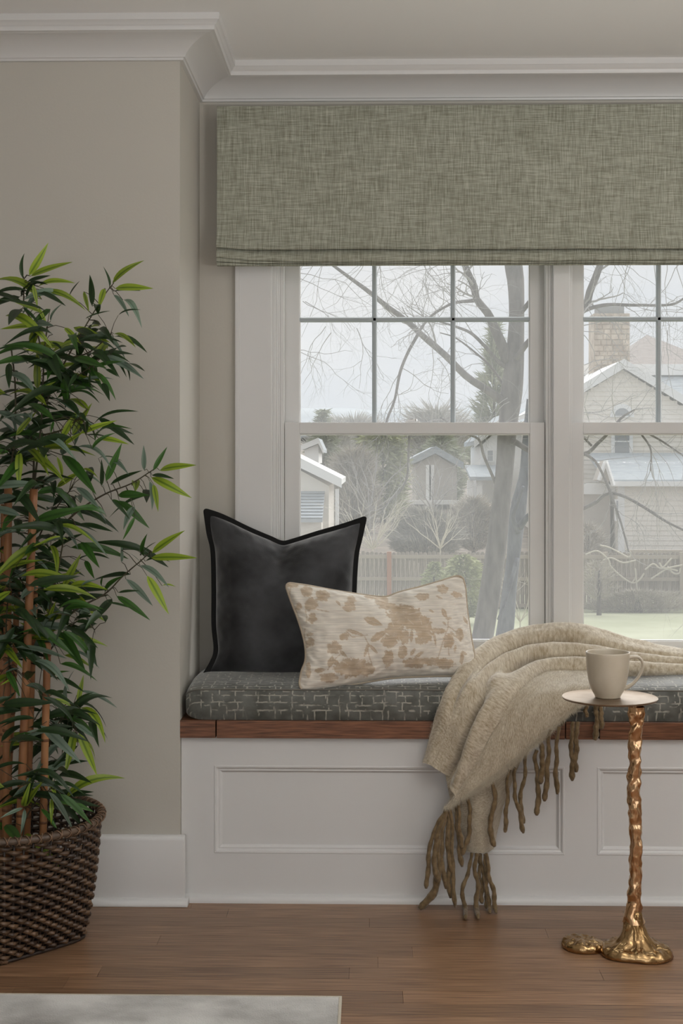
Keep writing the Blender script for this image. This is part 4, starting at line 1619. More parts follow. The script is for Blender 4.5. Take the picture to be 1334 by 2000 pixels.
H7 = '''190 260 315 45 y;150 280 160 115 d;200 265 475 172 y;180 300 330 260 d;250 330 490 310 y;215 320 245 470 y;250 365 430 460 d;300 360 560 490 y;735 310 940 162 y;750 345 1000 345 y;740 365 920 360 d;715 335 672 200 d;600 460 585 255 d;680 345 640 480 y;545 365 580 500 y;740 385 840 530 s;800 420 925 605 s;770 520 920 485 d;450 400 520 295 d;260 500 85 430 y;250 470 310 600 y;330 560 410 440 s;150 470 260 580 d;250 590 0 610 y;245 1005 245 735 y;245 1030 365 950 y;420 600 530 710 y;480 600 720 700 y;500 610 660 680 d;740 660 960 765 d;740 640 885 730 y;560 540 720 490 d;660 800 850 830 d;610 860 800 820 g;800 835 945 885 d;610 885 755 1075 g;670 960 715 1080 d;690 870 770 920 d;430 950 670 970 d;460 1030 650 1095 d;400 1330 515 1125 y;470 1300 600 1090 y;520 1290 765 1205 y;410 1365 550 1275 y;600 1390 755 1285 g;640 1320 840 1360 y;690 1600 795 1350 g;660 1630 660 1455 d;640 1450 800 1470 d;720 1500 840 1560 s;1000 1530 1090 1375 g;940 1530 935 1365 s;1040 1530 1280 1495 y;985 1575 1250 1710 y;990 1560 1135 1585 d;975 1600 990 1790 s;1000 1620 1030 1800 y;720 1620 930 1530 d;775 1700 975 1690 g;725 1720 860 1800 g;105 1300 240 1145 y;105 1290 15 1090 s;100 1300 0 1200 s;130 1370 0 1330 s;180 1390 320 1570 y;220 1350 325 1530 y;125 1400 125 1650 y;310 1330 505 1475 s;370 1440 400 1600 y;480 1560 680 1640 s;500 1640 650 1780 s;370 1640 535 1530 y;60 830 60 1000 d;300 880 420 820 d;300 620 180 700 d;330 700 420 780 d;520 700 640 760 d;540 850 560 790 d;500 900 440 1000 d;590 890 590 1000 d;420 1180 300 1160 d;350 1210 330 1290 g;560 1300 700 1310 d;440 1400 560 1440 d;540 1520 640 1580 y'''
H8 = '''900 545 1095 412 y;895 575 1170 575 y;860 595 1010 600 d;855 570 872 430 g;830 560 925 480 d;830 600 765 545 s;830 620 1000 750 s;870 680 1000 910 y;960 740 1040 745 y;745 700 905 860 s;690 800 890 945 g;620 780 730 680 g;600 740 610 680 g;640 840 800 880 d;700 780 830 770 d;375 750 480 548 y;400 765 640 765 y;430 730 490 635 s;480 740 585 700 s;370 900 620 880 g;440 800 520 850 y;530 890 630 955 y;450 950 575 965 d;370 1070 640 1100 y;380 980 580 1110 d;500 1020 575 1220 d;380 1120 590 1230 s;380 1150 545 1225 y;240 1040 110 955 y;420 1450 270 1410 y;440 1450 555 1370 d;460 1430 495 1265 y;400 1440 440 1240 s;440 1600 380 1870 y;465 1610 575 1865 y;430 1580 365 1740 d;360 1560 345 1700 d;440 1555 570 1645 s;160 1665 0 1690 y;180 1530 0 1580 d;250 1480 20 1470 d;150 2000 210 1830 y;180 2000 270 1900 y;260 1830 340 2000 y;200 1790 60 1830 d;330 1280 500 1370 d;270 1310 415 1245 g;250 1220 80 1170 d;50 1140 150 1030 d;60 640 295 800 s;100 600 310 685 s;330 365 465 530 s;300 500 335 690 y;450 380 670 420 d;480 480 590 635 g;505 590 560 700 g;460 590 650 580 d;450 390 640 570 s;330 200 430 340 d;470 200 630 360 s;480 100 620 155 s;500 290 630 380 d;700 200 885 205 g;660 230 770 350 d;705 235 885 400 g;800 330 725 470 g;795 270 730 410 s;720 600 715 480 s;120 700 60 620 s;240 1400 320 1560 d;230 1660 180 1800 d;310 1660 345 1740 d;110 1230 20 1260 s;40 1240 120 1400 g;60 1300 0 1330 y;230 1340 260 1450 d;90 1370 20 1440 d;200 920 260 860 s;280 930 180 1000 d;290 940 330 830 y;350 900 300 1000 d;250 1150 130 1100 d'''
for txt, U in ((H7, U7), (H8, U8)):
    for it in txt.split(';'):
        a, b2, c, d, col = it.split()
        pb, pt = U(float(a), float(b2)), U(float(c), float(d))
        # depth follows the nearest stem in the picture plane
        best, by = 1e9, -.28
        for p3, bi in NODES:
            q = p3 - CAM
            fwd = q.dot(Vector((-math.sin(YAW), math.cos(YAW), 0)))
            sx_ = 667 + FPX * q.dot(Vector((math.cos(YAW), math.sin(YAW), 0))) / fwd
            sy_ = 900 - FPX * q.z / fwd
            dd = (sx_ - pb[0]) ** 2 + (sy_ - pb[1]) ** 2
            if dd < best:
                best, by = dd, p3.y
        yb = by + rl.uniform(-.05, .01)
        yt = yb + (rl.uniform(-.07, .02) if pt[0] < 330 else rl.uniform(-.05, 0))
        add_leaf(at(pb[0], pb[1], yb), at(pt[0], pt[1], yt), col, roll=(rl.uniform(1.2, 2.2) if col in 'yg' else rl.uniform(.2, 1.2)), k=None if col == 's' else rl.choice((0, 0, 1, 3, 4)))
# loose fronds at the foot, reaching to the basket rim
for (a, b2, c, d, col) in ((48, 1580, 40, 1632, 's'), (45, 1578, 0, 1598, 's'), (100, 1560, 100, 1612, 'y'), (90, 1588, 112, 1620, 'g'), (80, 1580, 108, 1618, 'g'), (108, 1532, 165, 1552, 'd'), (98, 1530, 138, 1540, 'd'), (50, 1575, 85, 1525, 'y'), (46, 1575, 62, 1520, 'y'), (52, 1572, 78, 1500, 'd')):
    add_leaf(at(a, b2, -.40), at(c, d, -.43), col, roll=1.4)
# filling foliage round the stems
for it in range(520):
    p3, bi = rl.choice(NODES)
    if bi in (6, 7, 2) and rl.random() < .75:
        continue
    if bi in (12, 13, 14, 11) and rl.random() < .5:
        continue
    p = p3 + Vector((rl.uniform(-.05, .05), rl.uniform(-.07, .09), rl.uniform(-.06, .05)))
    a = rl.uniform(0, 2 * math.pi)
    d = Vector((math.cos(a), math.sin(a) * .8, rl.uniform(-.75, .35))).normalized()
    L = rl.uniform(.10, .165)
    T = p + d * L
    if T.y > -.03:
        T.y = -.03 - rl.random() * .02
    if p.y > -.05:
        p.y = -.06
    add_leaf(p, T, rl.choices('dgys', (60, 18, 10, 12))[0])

# leaves hanging in front of the canes
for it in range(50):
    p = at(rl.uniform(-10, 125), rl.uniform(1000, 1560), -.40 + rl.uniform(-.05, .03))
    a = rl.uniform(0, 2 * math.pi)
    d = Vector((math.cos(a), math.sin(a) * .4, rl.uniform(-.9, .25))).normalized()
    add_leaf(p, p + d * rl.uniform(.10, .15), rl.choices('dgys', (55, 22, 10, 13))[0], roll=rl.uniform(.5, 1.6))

# canes with rings at the joints
for pl, y0, r0 in (([(12, 1640), (14, 1300), (16, 950)], -.30, .0105), ([(2, 1640), (6, 1300), (8, 985)], -.24, .009), ([(38, 1640), (52, 1300), (66, 955)], -.34, .0105), ([(52, 1640), (62, 1300), (68, 1130)], -.30, .0095), ([(84, 1640), (88, 1450), (93, 1255)], -.32, .0095), ([(18, 1500), (28, 1300), (34, 1140)], -.22, .008), ([(-40, 1640), (-60, 1300), (-70, 900)], -.27, .010)):
    ps = crspline([(p[0], p[1], 0) for p in pl], 20)
    P3 = [at(p.x, p.y, y0) for p in ps]
    P3 = [Vector((BCX + (P3[0].x - BCX) * .8, BCY + (y0 - BCY) * .8, .165))] + [p for p in P3 if p.z > .20]
    cn = MB().tube(P3, r0, 10).build('cane', CANE, plant, True)
    for j in range(2, len(P3) - 1, 4):
        p = P3[j].lerp(P3[j + 1], rl.random())
        MB().lathe([(r0 * .98, -.004), (r0 * 1.10, -.0012), (r0 * 1.10, .0012), (r0 * .98, .004)], p, 10).build('cane_ring', CANENODE, cn, True)

# branches carry the fine leaf stalks that spring from them
br_m = [MB().tube(P3, [a + (c - a) * i / 23 for i in range(24)], 6) for P3, a, c in BR_]
for M, k, c, L, B in LEAVES:
    best, q = 1e9, None
    for p3, bi in NODES:
        d = (p3 - B).length_squared
        if d < best:
            best, q = d, (p3, bi)
    if best > 1e-8:
        mid = q[0].lerp(B, .5) + Vector((0, 0, .006))
        br_m[q[1]].tube([q[0], mid, B], [.0011, .0009, .0008], 4)
for m_ in br_m:
    m_.build('branch', TWIG, plant, True, fix=False)

order = sorted(range(len(LEAVES)), key=lambda i: 0 if i < 205 else 1)
OFF = Matrix.Translation(Vector((BCX, BCY, .02))).inverted()
rest = {}
for n_i, i in enumerate(order):
    M, k, c, L, B = LEAVES[i]
    if n_i < 300:
        o = bpy.data.objects.new('leaf', leaf_mesh(k, c))
        COL.objects.link(o)
        o.parent = plant
        o.matrix_parent_inverse = OFF
        o.matrix_basis = M
    else:
        rest.setdefault('x', []).append((M, k, c))
mb = MB()
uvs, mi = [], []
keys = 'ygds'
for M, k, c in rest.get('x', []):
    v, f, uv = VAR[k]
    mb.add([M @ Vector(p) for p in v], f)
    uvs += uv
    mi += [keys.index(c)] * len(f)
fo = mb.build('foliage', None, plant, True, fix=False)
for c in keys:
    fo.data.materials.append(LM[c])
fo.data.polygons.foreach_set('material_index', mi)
ul = fo.data.uv_layers.new(name='blade')
for li, l in enumerate(fo.data.loops):
    ul.data[li].uv = uvs[l.vertex_index]
fo['kind'] = 'stuff'

# ------------------------------------------------------------------ outdoors
GRASS = P('winter_lawn', S(172, 174, 146), .95, col2=S(154, 158, 128), vscale=.8, bump=.3, bscale=30)
SOIL = P('leaf_litter', S(132, 120, 106), .95, col2=S(104, 94, 84), vscale=2)
BARK = P('grey_bark', S(112, 106, 102), .95, col2=S(78, 73, 70), vscale=10, stretch=(1, 1, .3), bump=.6, bscale=30, bstretch=(1, 1, .25))
BARK2 = P('blue_grey_bark', S(112, 114, 120), .95, col2=S(82, 84, 90), vscale=10, stretch=(1, 1, .3), bump=.5, bscale=30, bstretch=(1, 1, .25))
TWG = P('bare_twig', S(150, 147, 143), .9)
PALETWIG = P('pale_twig', S(196, 188, 172), .9)
FENCE = P('weathered_fence_board', S(160, 150, 139), .9, col2=S(126, 116, 106), vscale=6, stretch=(4, 4, .6), rand=.18)
RAIL = P('weathered_fence_rail', S(168, 156, 143), .9, rand=.1)
REDPOST = P('red_brown_post', S(168, 118, 92), .9)
CREAM = P('cream_siding', S(240, 234, 224), .8, col2=S(232, 225, 213), vscale=2)
SHADESIDE = P('shaded_taupe_siding', S(190, 182, 172), .85, col2=S(180, 172, 162), vscale=2)  # shade of the house's side wall is put into this colour
WHITE = P('white_house_trim', S(238, 238, 236), .7)
SHINGLE = P('grey_blue_shingle', S(176, 182, 186), .9, col2=S(156, 164, 170), vscale=3, stretch=(1, 4, 6))
BROWNROOF = P('brown_grey_shingle', S(164, 155, 149), .9, col2=S(148, 139, 134), vscale=3, stretch=(1, 4, 6))
STONEM = P('fieldstone', S(204, 190, 172), .9, col2=S(170, 154, 138), vscale=2.2, rand=.15)
DGLASS = P('grey_window_glass', S(150, 154, 158), .3, rand=.05)
NEEDLE = P('hazed_evergreen', S(188, 190, 146), .9, col2=S(150, 156, 118), vscale=1.5)  # both evergreens paled, with outdoor haze put into the colour
NEEDLE2 = P('hazed_dull_evergreen', S(180, 184, 160), .9, col2=S(150, 156, 134), vscale=1.0)
PALEBRUSH = P('hazy_bare_trees', S(206, 204, 198), .95, col2=S(184, 182, 177), vscale=2)  # haze over the far trees is put into this pale colour
BRUSH = P('hazed_brush', S(186, 178, 164), .9, col2=S(152, 145, 134), vscale=2)  # brush and hedge lightened to carry haze in their colour
HEDGE = P('hazed_hedge', S(158, 154, 142), .9, col2=S(124, 121, 112), vscale=2)
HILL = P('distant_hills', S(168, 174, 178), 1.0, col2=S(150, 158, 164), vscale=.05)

GZ = -2.07


def gz(Y):
    """ground height: level lawn, then rising behind the fence"""
    return GZ if Y < 31 else GZ + (Y - 31) * .030


mb = MB()
rows = []
for i in range(30):
    Y = 1.2 + i * 1.0
    rows.append([(x, Y, GZ + .02 * noise.noise(Vector((x * .3, Y * .3, 0)))) for x in range(-14, 19, 1)])
o = mb.grid(rows).build('lawn', GRASS, None, True)
o['kind'] = 'structure'
mb = MB()
rows = []
for i in range(60):
    Y = 30.0 + i * 5
    rows.append([(x * 4, Y, gz(Y) - .01 + .15 * noise.noise(Vector((x * .6, Y * .2, 0)))) for x in range(-25, 35)])
o = mb.grid(rows).build('ground', SOIL, None, True)
o['kind'] = 'structure'

# distant hills
mb = MB()
rows = []
for j in range(5):
    r_row = []
    for i in range(60):
        p = at(300 + i * 28, 800, 300)
        top_ = at(300 + i * 28, 797 + 6 * noise.noise(Vector((i * .22, 0, 0))) + 2.5 * noise.noise(Vector((i * 1.1, 0, 3))), 300).z
        r_row.append((p.x, 300 + (j - 2) * 18, gz(300) + (top_ - gz(300)) * (math.sin(math.pi * j / 4) if j else 0) - (0 if j != 4 else 0)))
    rows.append(r_row)
o = mb.grid(rows).build('hills', HILL, None, True)
o['kind'] = 'structure'

# ---- fence: boards, rails and posts
rfc = random.Random(8)
FY = 27.0
fz1 = at(800, 1078, FY).z
fx0, fx1 = X(200, FY), X(1750, FY)
fence = empty('board_fence', ((fx0 + fx1) / 2, FY, GZ))
tag(fence, 'weathered grey vertical board fence along the far edge of the lawn', 'fence')
x = fx0
bw_ = .098
shared = {}
while x < fx1:
    hh = round(rfc.uniform(-.02, .02), 2)
    if hh not in shared:
        z1 = fz1 - GZ + hh
        v = [(-bw_ / 2 + .005, -.01, 0), (bw_ / 2 - .005, -.01, 0), (bw_ / 2 - .005, .01, 0), (-bw_ / 2 + .005, .01, 0),
             (-bw_ / 2 + .005, -.01, z1 - .03), (-bw_ / 4, -.01, z1), (bw_ / 4, -.01, z1), (bw_ / 2 - .005, -.01, z1 - .03),
             (-bw_ / 2 + .005, .01, z1 - .03), (-bw_ / 4, .01, z1), (bw_ / 4, .01, z1), (bw_ / 2 - .005, .01, z1 - .03)]
        f = [(0, 1, 7, 6, 5, 4), (3, 8, 9, 10, 11, 2), (0, 4, 8, 3), (1, 2, 11, 7), (4, 5, 9, 8), (5, 6, 10, 9), (6, 7, 11, 10)]
        me = bpy.data.meshes.new('fence_board')
        me.from_pydata(v, [], f)
        me.materials.append(FENCE)
        shared[hh] = me
    o = bpy.data.objects.new('fence_board', shared[hh])
    COL.objects.link(o)
    o.parent = fence
    o.location = Vector((x + bw_ / 2, FY, GZ)) - Vector(fence['_loc'])
    x += bw_
for zz in (1087, 1130, 1182):
    zc = at(800, zz, FY).z
    MB().box(fx0, fx1, FY - .055, FY - .012, zc - .04, zc + .04).build('fence_rail', RAIL, fence)
for px_, m_ in ((760, REDPOST), (610, RAIL), (905, RAIL), (1050, RAIL), (1180, RAIL), (1330, RAIL)):
    xx = X(px_, FY)
    MB().box(xx - .05, xx + .05, FY - .12, FY - .055, GZ, fz1 + .01).build('fence_post', m_, fence)

# lattice-topped fence in front of the cream house
lf = empty('lattice_fence', (X(1300, 31), 31, gz(31)))
tag(lf, 'fence with a diagonal lattice band below the cream house wall', 'fence')
lx0, lx1 = X(1238, 31), X(1480, 31)
lz0, lz1 = at(1280, 1101, 31).z, at(1280, 1078, 31).z
MB().box(lx0, lx1, 31, 31.05, gz(31), lz0).build('board_panel', FENCE, lf)
MB().box(lx0 - .1, lx1, 30.96, 31.08, lz1 - .03, lz1 + .05).build('top_rail', RAIL, lf)
for px_ in (1240, 1307, 1375, 1440):
    xx = X(px_, 31)
    MB().box(xx - .06, xx + .06, 30.95, 31.08, gz(31), lz1 + .02).build('lattice_post', RAIL, lf)
hgt = lz1 - lz0
s_ = lx0 - hgt
while s_ < lx1:
    for d in (1, -1):
        a, c = (s_, lz0), (s_ + hgt, lz1)
        if d < 0:
            a, c = (s_ + hgt, lz0), (s_, lz1)
        if min(a[0], c[0]) > lx0 - .02 and max(a[0], c[0]) < lx1:
            MB().tube([(a[0], 31.02 + d * .008, a[1]), (c[0], 31.02 + d * .008, c[1])], .017, 4).build('lattice_slat', WHITE, lf)
    s_ += .115

# ---- houses
def gable_house(name, label, Y, depth, pts_px, wall_bottom_px, wallmat, roofmat, over=.25, thick=.18, rake=None):
    """front gable given by picture columns/rows (left eave, apex, right eave) standing at depth Y"""
    (ex0, ey0), (ax, ay), (ex1, ey1) = pts_px
    L, A, R = at(ex0, ey0, Y), at(ax, ay, Y), at(ex1, ey1, Y)
    zb = at(ax, wall_bottom_px, Y).z
    root = empty(name, (A.x, Y, zb))
    tag(root, label, 'house')
    prof = [(L.x + over, zb), (R.x - over, zb), (R.x - over, R.z - .05), (A.x, A.z - .16), (L.x + over, L.z - .05)]
    MB().extrude(prof, 'y', Y, Y + depth).build('wall', wallmat, root)
    for E in (L, R):
        q = [(E.x, E.z), (A.x, A.z), (A.x, A.z + thick), (E.x, E.z + thick)]
        MB().extrude(q, 'y', Y - over, Y + depth + over).build('roof', roofmat, root)
        q2 = [(E.x, E.z - .10), (A.x, A.z - .14), (A.x, A.z + thick + .02), (E.x, E.z + thick + .02)]
        MB().extrude(q2, 'y', Y - over - .05, Y - over).build('rake_board', rake or WHITE, root)
    return root, L, A, R, zb


def boxwin(root, x0, x1, y0, y1, Y, trim=3):
    a, c = at(x0, y1, Y), at(x1, y0, Y)
    tw = trim * (Y - CAM.y) / FPX
    f = MB().box(a.x - tw, c.x + tw, Y - .10, Y + .01, a.z - tw, c.z + tw).build('window', WHITE, root)
    zm = (a.z + c.z) / 2
    MB().box(a.x, c.x, Y - .115, Y - .10, a.z, zm - tw * .2).build('pane', DGLASS, f)
    MB().box(a.x, c.x, Y - .115, Y - .10, zm + tw * .2, c.z).build('pane', DGLASS, f)
    return f


HY = 45.0
root, L, A, R, zb = gable_house('cream_house', 'large cream house with white gable and arched attic window beyond the fence', HY, 9, ((1060, 808), (1216, 713), (1420, 838)), 1085, CREAM, WHITE)
# clapboard courses on the gable front, up to the eaves
zz = zb
while zz < A.z - .3:
    f_ = min(1, max(0, (A.z - .3 - zz) / (A.z - .3 - L.z)))
    xa_ = A.x + (L.x + .3 - A.x) * f_ if zz > L.z else L.x + .3
    f2_ = min(1, max(0, (A.z - .3 - zz) / (A.z - .3 - R.z)))
    xb_ = A.x + (R.x - .3 - A.x) * f2_ if zz > R.z else R.x - .3
    if xb_ - xa_ > .3:
        MB().extrude([(HY - .035, zz), (HY - .012, zz + .155), (HY + .001, zz + .155), (HY + .001, zz)], 'x', xa_, xb_).build('clapboard', CREAM, root)
    zz += .16
# arched attic window
c_ = at(1214, 812, HY)
sv2 = (HY - CAM.y) / FPX


def arch(r, c, n=14):
    return [(c.x + r * math.cos(math.pi * k / n), c.z + r * math.sin(math.pi * k / n)) for k in range(n + 1)]


f = MB().extrude(arch(23 * sv2, c_) + [(c_.x - 23 * sv2, c_.z - 3 * sv2), (c_.x + 23 * sv2, c_.z - 3 * sv2)], 'y', HY - .12, HY).build('window', WHITE, root)
MB().extrude(arch(14.5 * sv2, c_), 'y', HY - .135, HY - .12).build('pane', DGLASS, f)
boxwin(root, 1200, 1228, 832, 892, HY, 7)
# lower wing with shingled roof, cheek and long siding wall
wy = HY - 4
wr = at(1190, 892, wy), at(1480, 892, wy)
we = at(1196, 948, wy), at(1480, 948, wy)
mb = MB()
rt, rb3 = at(1182, 893, wy + 3.6), at(1194, 946, wy - .4)
xr_ = X(1490, wy)
mb.extrude([(wy - .4, rb3.z), (wy + 3.6, rt.z), (wy + 3.6, rt.z + .15), (wy - .4, rb3.z + .15)], 'x', rb3.x - .1, xr_)
wing = mb.build('roof', SHINGLE, root)
MB().box(rb3.x - .1, xr_, wy - .5, wy - .38, rb3.z - .06, rb3.z + .10).build('gutter', WHITE, root)
wx0 = X(1212, wy)
MB().box(wx0, xr_, wy, wy + 3.5, zb - 1, rb3.z + .1).build('wall', CREAM, root)
zz = at(1300, 1075, wy).z
while zz < rb3.z - .1:
    MB().extrude([(wy - .035, zz), (wy - .012, zz + .155), (wy + .001, zz + .155), (wy + .001, zz)], 'x', wx0 + .1, xr_).build('clapboard', CREAM, root)
    zz += .16
MB().box(wx0 - .08, wx0 + .12, wy - .06, wy + .06, zb - 1, rb3.z + .1).build('corner_board', WHITE, root)
# narrow slot window and little gable roof at the wing's end
boxwin(root, 1203, 1206, 978, 1014, wy - .06, 3)
gp = at(1183, 900, wy - .6), at(1170, 938, wy - .6), at(1198, 948, wy - .6)
MB().tube([gp[1], gp[0]], .07, 4).build('rake_board', WHITE, root)
MB().tube([gp[0], gp[2]], .07, 4).build('rake_board', WHITE, root)
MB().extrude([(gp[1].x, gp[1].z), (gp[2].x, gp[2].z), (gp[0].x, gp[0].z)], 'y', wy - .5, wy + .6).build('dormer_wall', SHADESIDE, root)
sp0, sp1 = at(1125, 962, wy + 1), at(1192, 962, wy + 1)
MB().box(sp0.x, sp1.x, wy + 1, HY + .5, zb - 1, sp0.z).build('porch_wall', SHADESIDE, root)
MB().box(sp0.x - .2, sp1.x + .1, wy + .8, wy + 1, sp0.z - .05, sp0.z + .30).build('porch_beam', WHITE, root)
# main hipped roof behind, and the stone chimney
hy = HY + 8
ha, hb, hc = at(1272, 650, hy + 3), at(1150, 712, hy), at(1480, 712, hy)
hd0, hd1 = at(1150, 712, hy + 9), at(1480, 712, hy + 9)
mb = MB()
hbz = hb.z
ap = [(ha.x, hy + 4, ha.z), (ha.x + 1.2, hy + 4, ha.z - .1)]
base_ = [(hb.x + 1.2, hy, hbz), (hc.x, hy, hbz), (hc.x, hy + 8, hbz), (hb.x + 1.2, hy + 8, hbz)]
base_ = [(ha.x - 2.1, hy, hbz), (ha.x + 2.3, hy, hbz), (ha.x + 2.3, hy + 8, hbz), (ha.x - 2.1, hy + 8, hbz)]
mb.add(base_ + [ap[0]], [(0, 1, 4), (1, 2, 4), (2, 3, 4), (3, 0, 4), (0, 3, 2, 1)])
mb.build('roof', BROWNROOF, root)
MB().box(ha.x - 4.4, ha.x + 6.4, hy - .2, hy + 8.2, hbz - .45, hbz).build('eave', WHITE, root)
lr0, lr1 = at(1235, 722, hy - 1), at(1480, 790, hy - 3)
MB().extrude([(hy - 4, lr1.z - .4), (hy, hbz - .45), (hy, hbz - .6), (hy - 4, lr1.z - .6)], 'x', ha.x - 4.0, ha.x + 6.4).build('roof', SHINGLE, root)
MB().box(ha.x - 4.0, ha.x + 6.0, hy, hy + 8, zb, hbz - .4).build('wall', CREAM, root)
cy_ = HY + 5
c0, c1 = at(1160, 740, cy_), at(1230, 612, cy_)
ch = MB().box(c0.x, c1.x, cy_, cy_ + 1.3, zb, c1.z).build('chimney', STONEM, root)
rs = random.Random(2)
zz = at(1190, 745, cy_).z
while zz < c1.z - .05:
    hh = rs.uniform(.14, .24)
    x = c0.x
    while x < c1.x - .08:
        ww = rs.uniform(.18, .42)
        x2 = min(x + ww, c1.x)
        MB().box(x + .012, x2 - .012, cy_ - .05, cy_ + .01, zz + .01, min(zz + hh, c1.z) - .01).build('stone', STONEM, ch, bevel=.03)
        x = x2
    zz += hh
cp = at(1170, 609, cy_), at(1220, 598, cy_)
MB().box(cp[0].x, cp[1].x, cy_ + .1, cy_ + 1.1, c1.z, cp[1].z).build('chimney_pot', P('chimney_cap', S(150, 150, 148), .8), root)

# garage at the left of the window
gy = 38.0
root, L, A, R, zb2 = gable_house('cream_garage', 'low cream garage with a grey shingled lean-to, behind the charcoal pillow', gy, 6, ((300, 940), (520, 872), (668, 946)), 1085, CREAM, WHITE, .4, .16)
sl0, sl1 = at(500, 966, gy - .2), at(631, 1020, gy - 1.8)
MB().extrude([(gy - 1.9, sl1.z), (gy, sl0.z), (gy, sl0.z + .1), (gy - 1.9, sl1.z + .1)], 'x', sl0.x, X(632, gy - 1)).build('lean_to_roof', SHINGLE, root)
MB().box(sl0.x, X(628, gy - 1.5), gy - 1.6, gy, zb2 - .5, sl1.z).build('lean_to_wall', CREAM, root)
MB().box(X(655, gy), X(662, gy), gy - .2, gy + .05, zb2, at(660, 955, gy).z).build('downpipe', WHITE, root)
for k in range(9):
    zz = sl1.z + (sl0.z - sl1.z) * (k + .5) / 9
    yy = gy - 1.9 + 1.9 * (k + .5) / 9
    MB().box(sl0.x, X(632, gy - 1), yy - .11, yy + .11, zz + .085, zz + .104).build('shingle_course', SHINGLE, root)

# white house between the trees, and small far houses
root, L, A, R, zb3 = gable_house('white_house', 'white house with a shingled porch roof behind the big tree trunk', 58, 6, ((925, 870), (990, 815), (1055, 870)), 985, WHITE, SHINGLE, .3, .2)
boxwin(root, 952, 962, 880, 900, 57.9, 2)
pr0, pr1 = at(912, 915, 56.5), at(1000, 938, 55)
MB().extrude([(54.6, pr1.z), (57.9, pr0.z), (57.9, pr0.z + .15), (54.6, pr1.z + .15)], 'x', pr0.x, pr1.x).build('porch_roof', SHINGLE, root)
for px_ in (918, 936, 970):
    xx = X(px_, 55)
    MB().box(xx - .12, xx + .12, 54.9, 55.15, gz(55), pr1.z).build('porch_post', WHITE, root)
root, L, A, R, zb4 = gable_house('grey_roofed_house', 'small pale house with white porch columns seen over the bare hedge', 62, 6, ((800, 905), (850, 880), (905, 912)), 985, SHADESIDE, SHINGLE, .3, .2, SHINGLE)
for px_ in (837, 843):
    xx = X(px_, 59)
    MB().box(xx - .11, xx + .11, 58.9, 59.1, gz(59), at(838, 908, 59).z).build('porch_post', WHITE, root)
MB().box(X(800, 58.5), X(905, 58.5), 58.4, 58.6, at(800, 985, 58.5).z, at(800, 977, 58.5).z).build('porch_rail', WHITE, root)
gable_house('far_white_shed', 'tiny white-gabled roof among trees above the garage', 80, 6, ((585, 878), (622, 862), (632, 884)), 905, WHITE, SHINGLE, .3, .2)


# ---- trees and shrubs
def branchy(mb, p, d, L, r, depth, rg, droop=.0, spread=.6, n=5, bend=.24):
    pts, rad = [p], [r]
    q = p
    for i in range(n):
        d = (d + Vector((rg.uniform(-1, 1), rg.uniform(-.6, .6), rg.uniform(-1, 1) + droop)) * bend).normalized()
        q = q + d * L / n
        pts.append(q)
        rad.append(r * (1 - .62 * (i + 1) / n))
    mb.tube(pts, rad, 5 if r > .012 else 3, cap=False)
    if depth > 0:
        for k in range(rg.choice((2, 3, 3, 4))):
            i = rg.randrange(2, n + 1)
            dd = (d + Vector((rg.uniform(-1, 1), rg.uniform(-.8, .8), rg.uniform(-1, 1) + droop)) * spread * 1.5).normalized()
            branchy(mb, pts[i], dd, L * rg.uniform(.5, .78), rad[i] * .7, depth - 1, rg, droop, spread, n, bend)


def limb(mb, pl, Y0, Y1, n=26, sides=9):
    ps = crspline([(p[0], p[1], p[2]) for p in pl], n)
    pts, rad = [], []
    for i, p in enumerate(ps):
        Y = Y0 + (Y1 - Y0) * i / (n - 1)
        pts.append(at(p.x, p.y, Y))
        rad.append(max(.004, p.z / 2 * (Y - CAM.y) / FPX))
    mb.tube(pts, rad, sides)
    return pts, rad


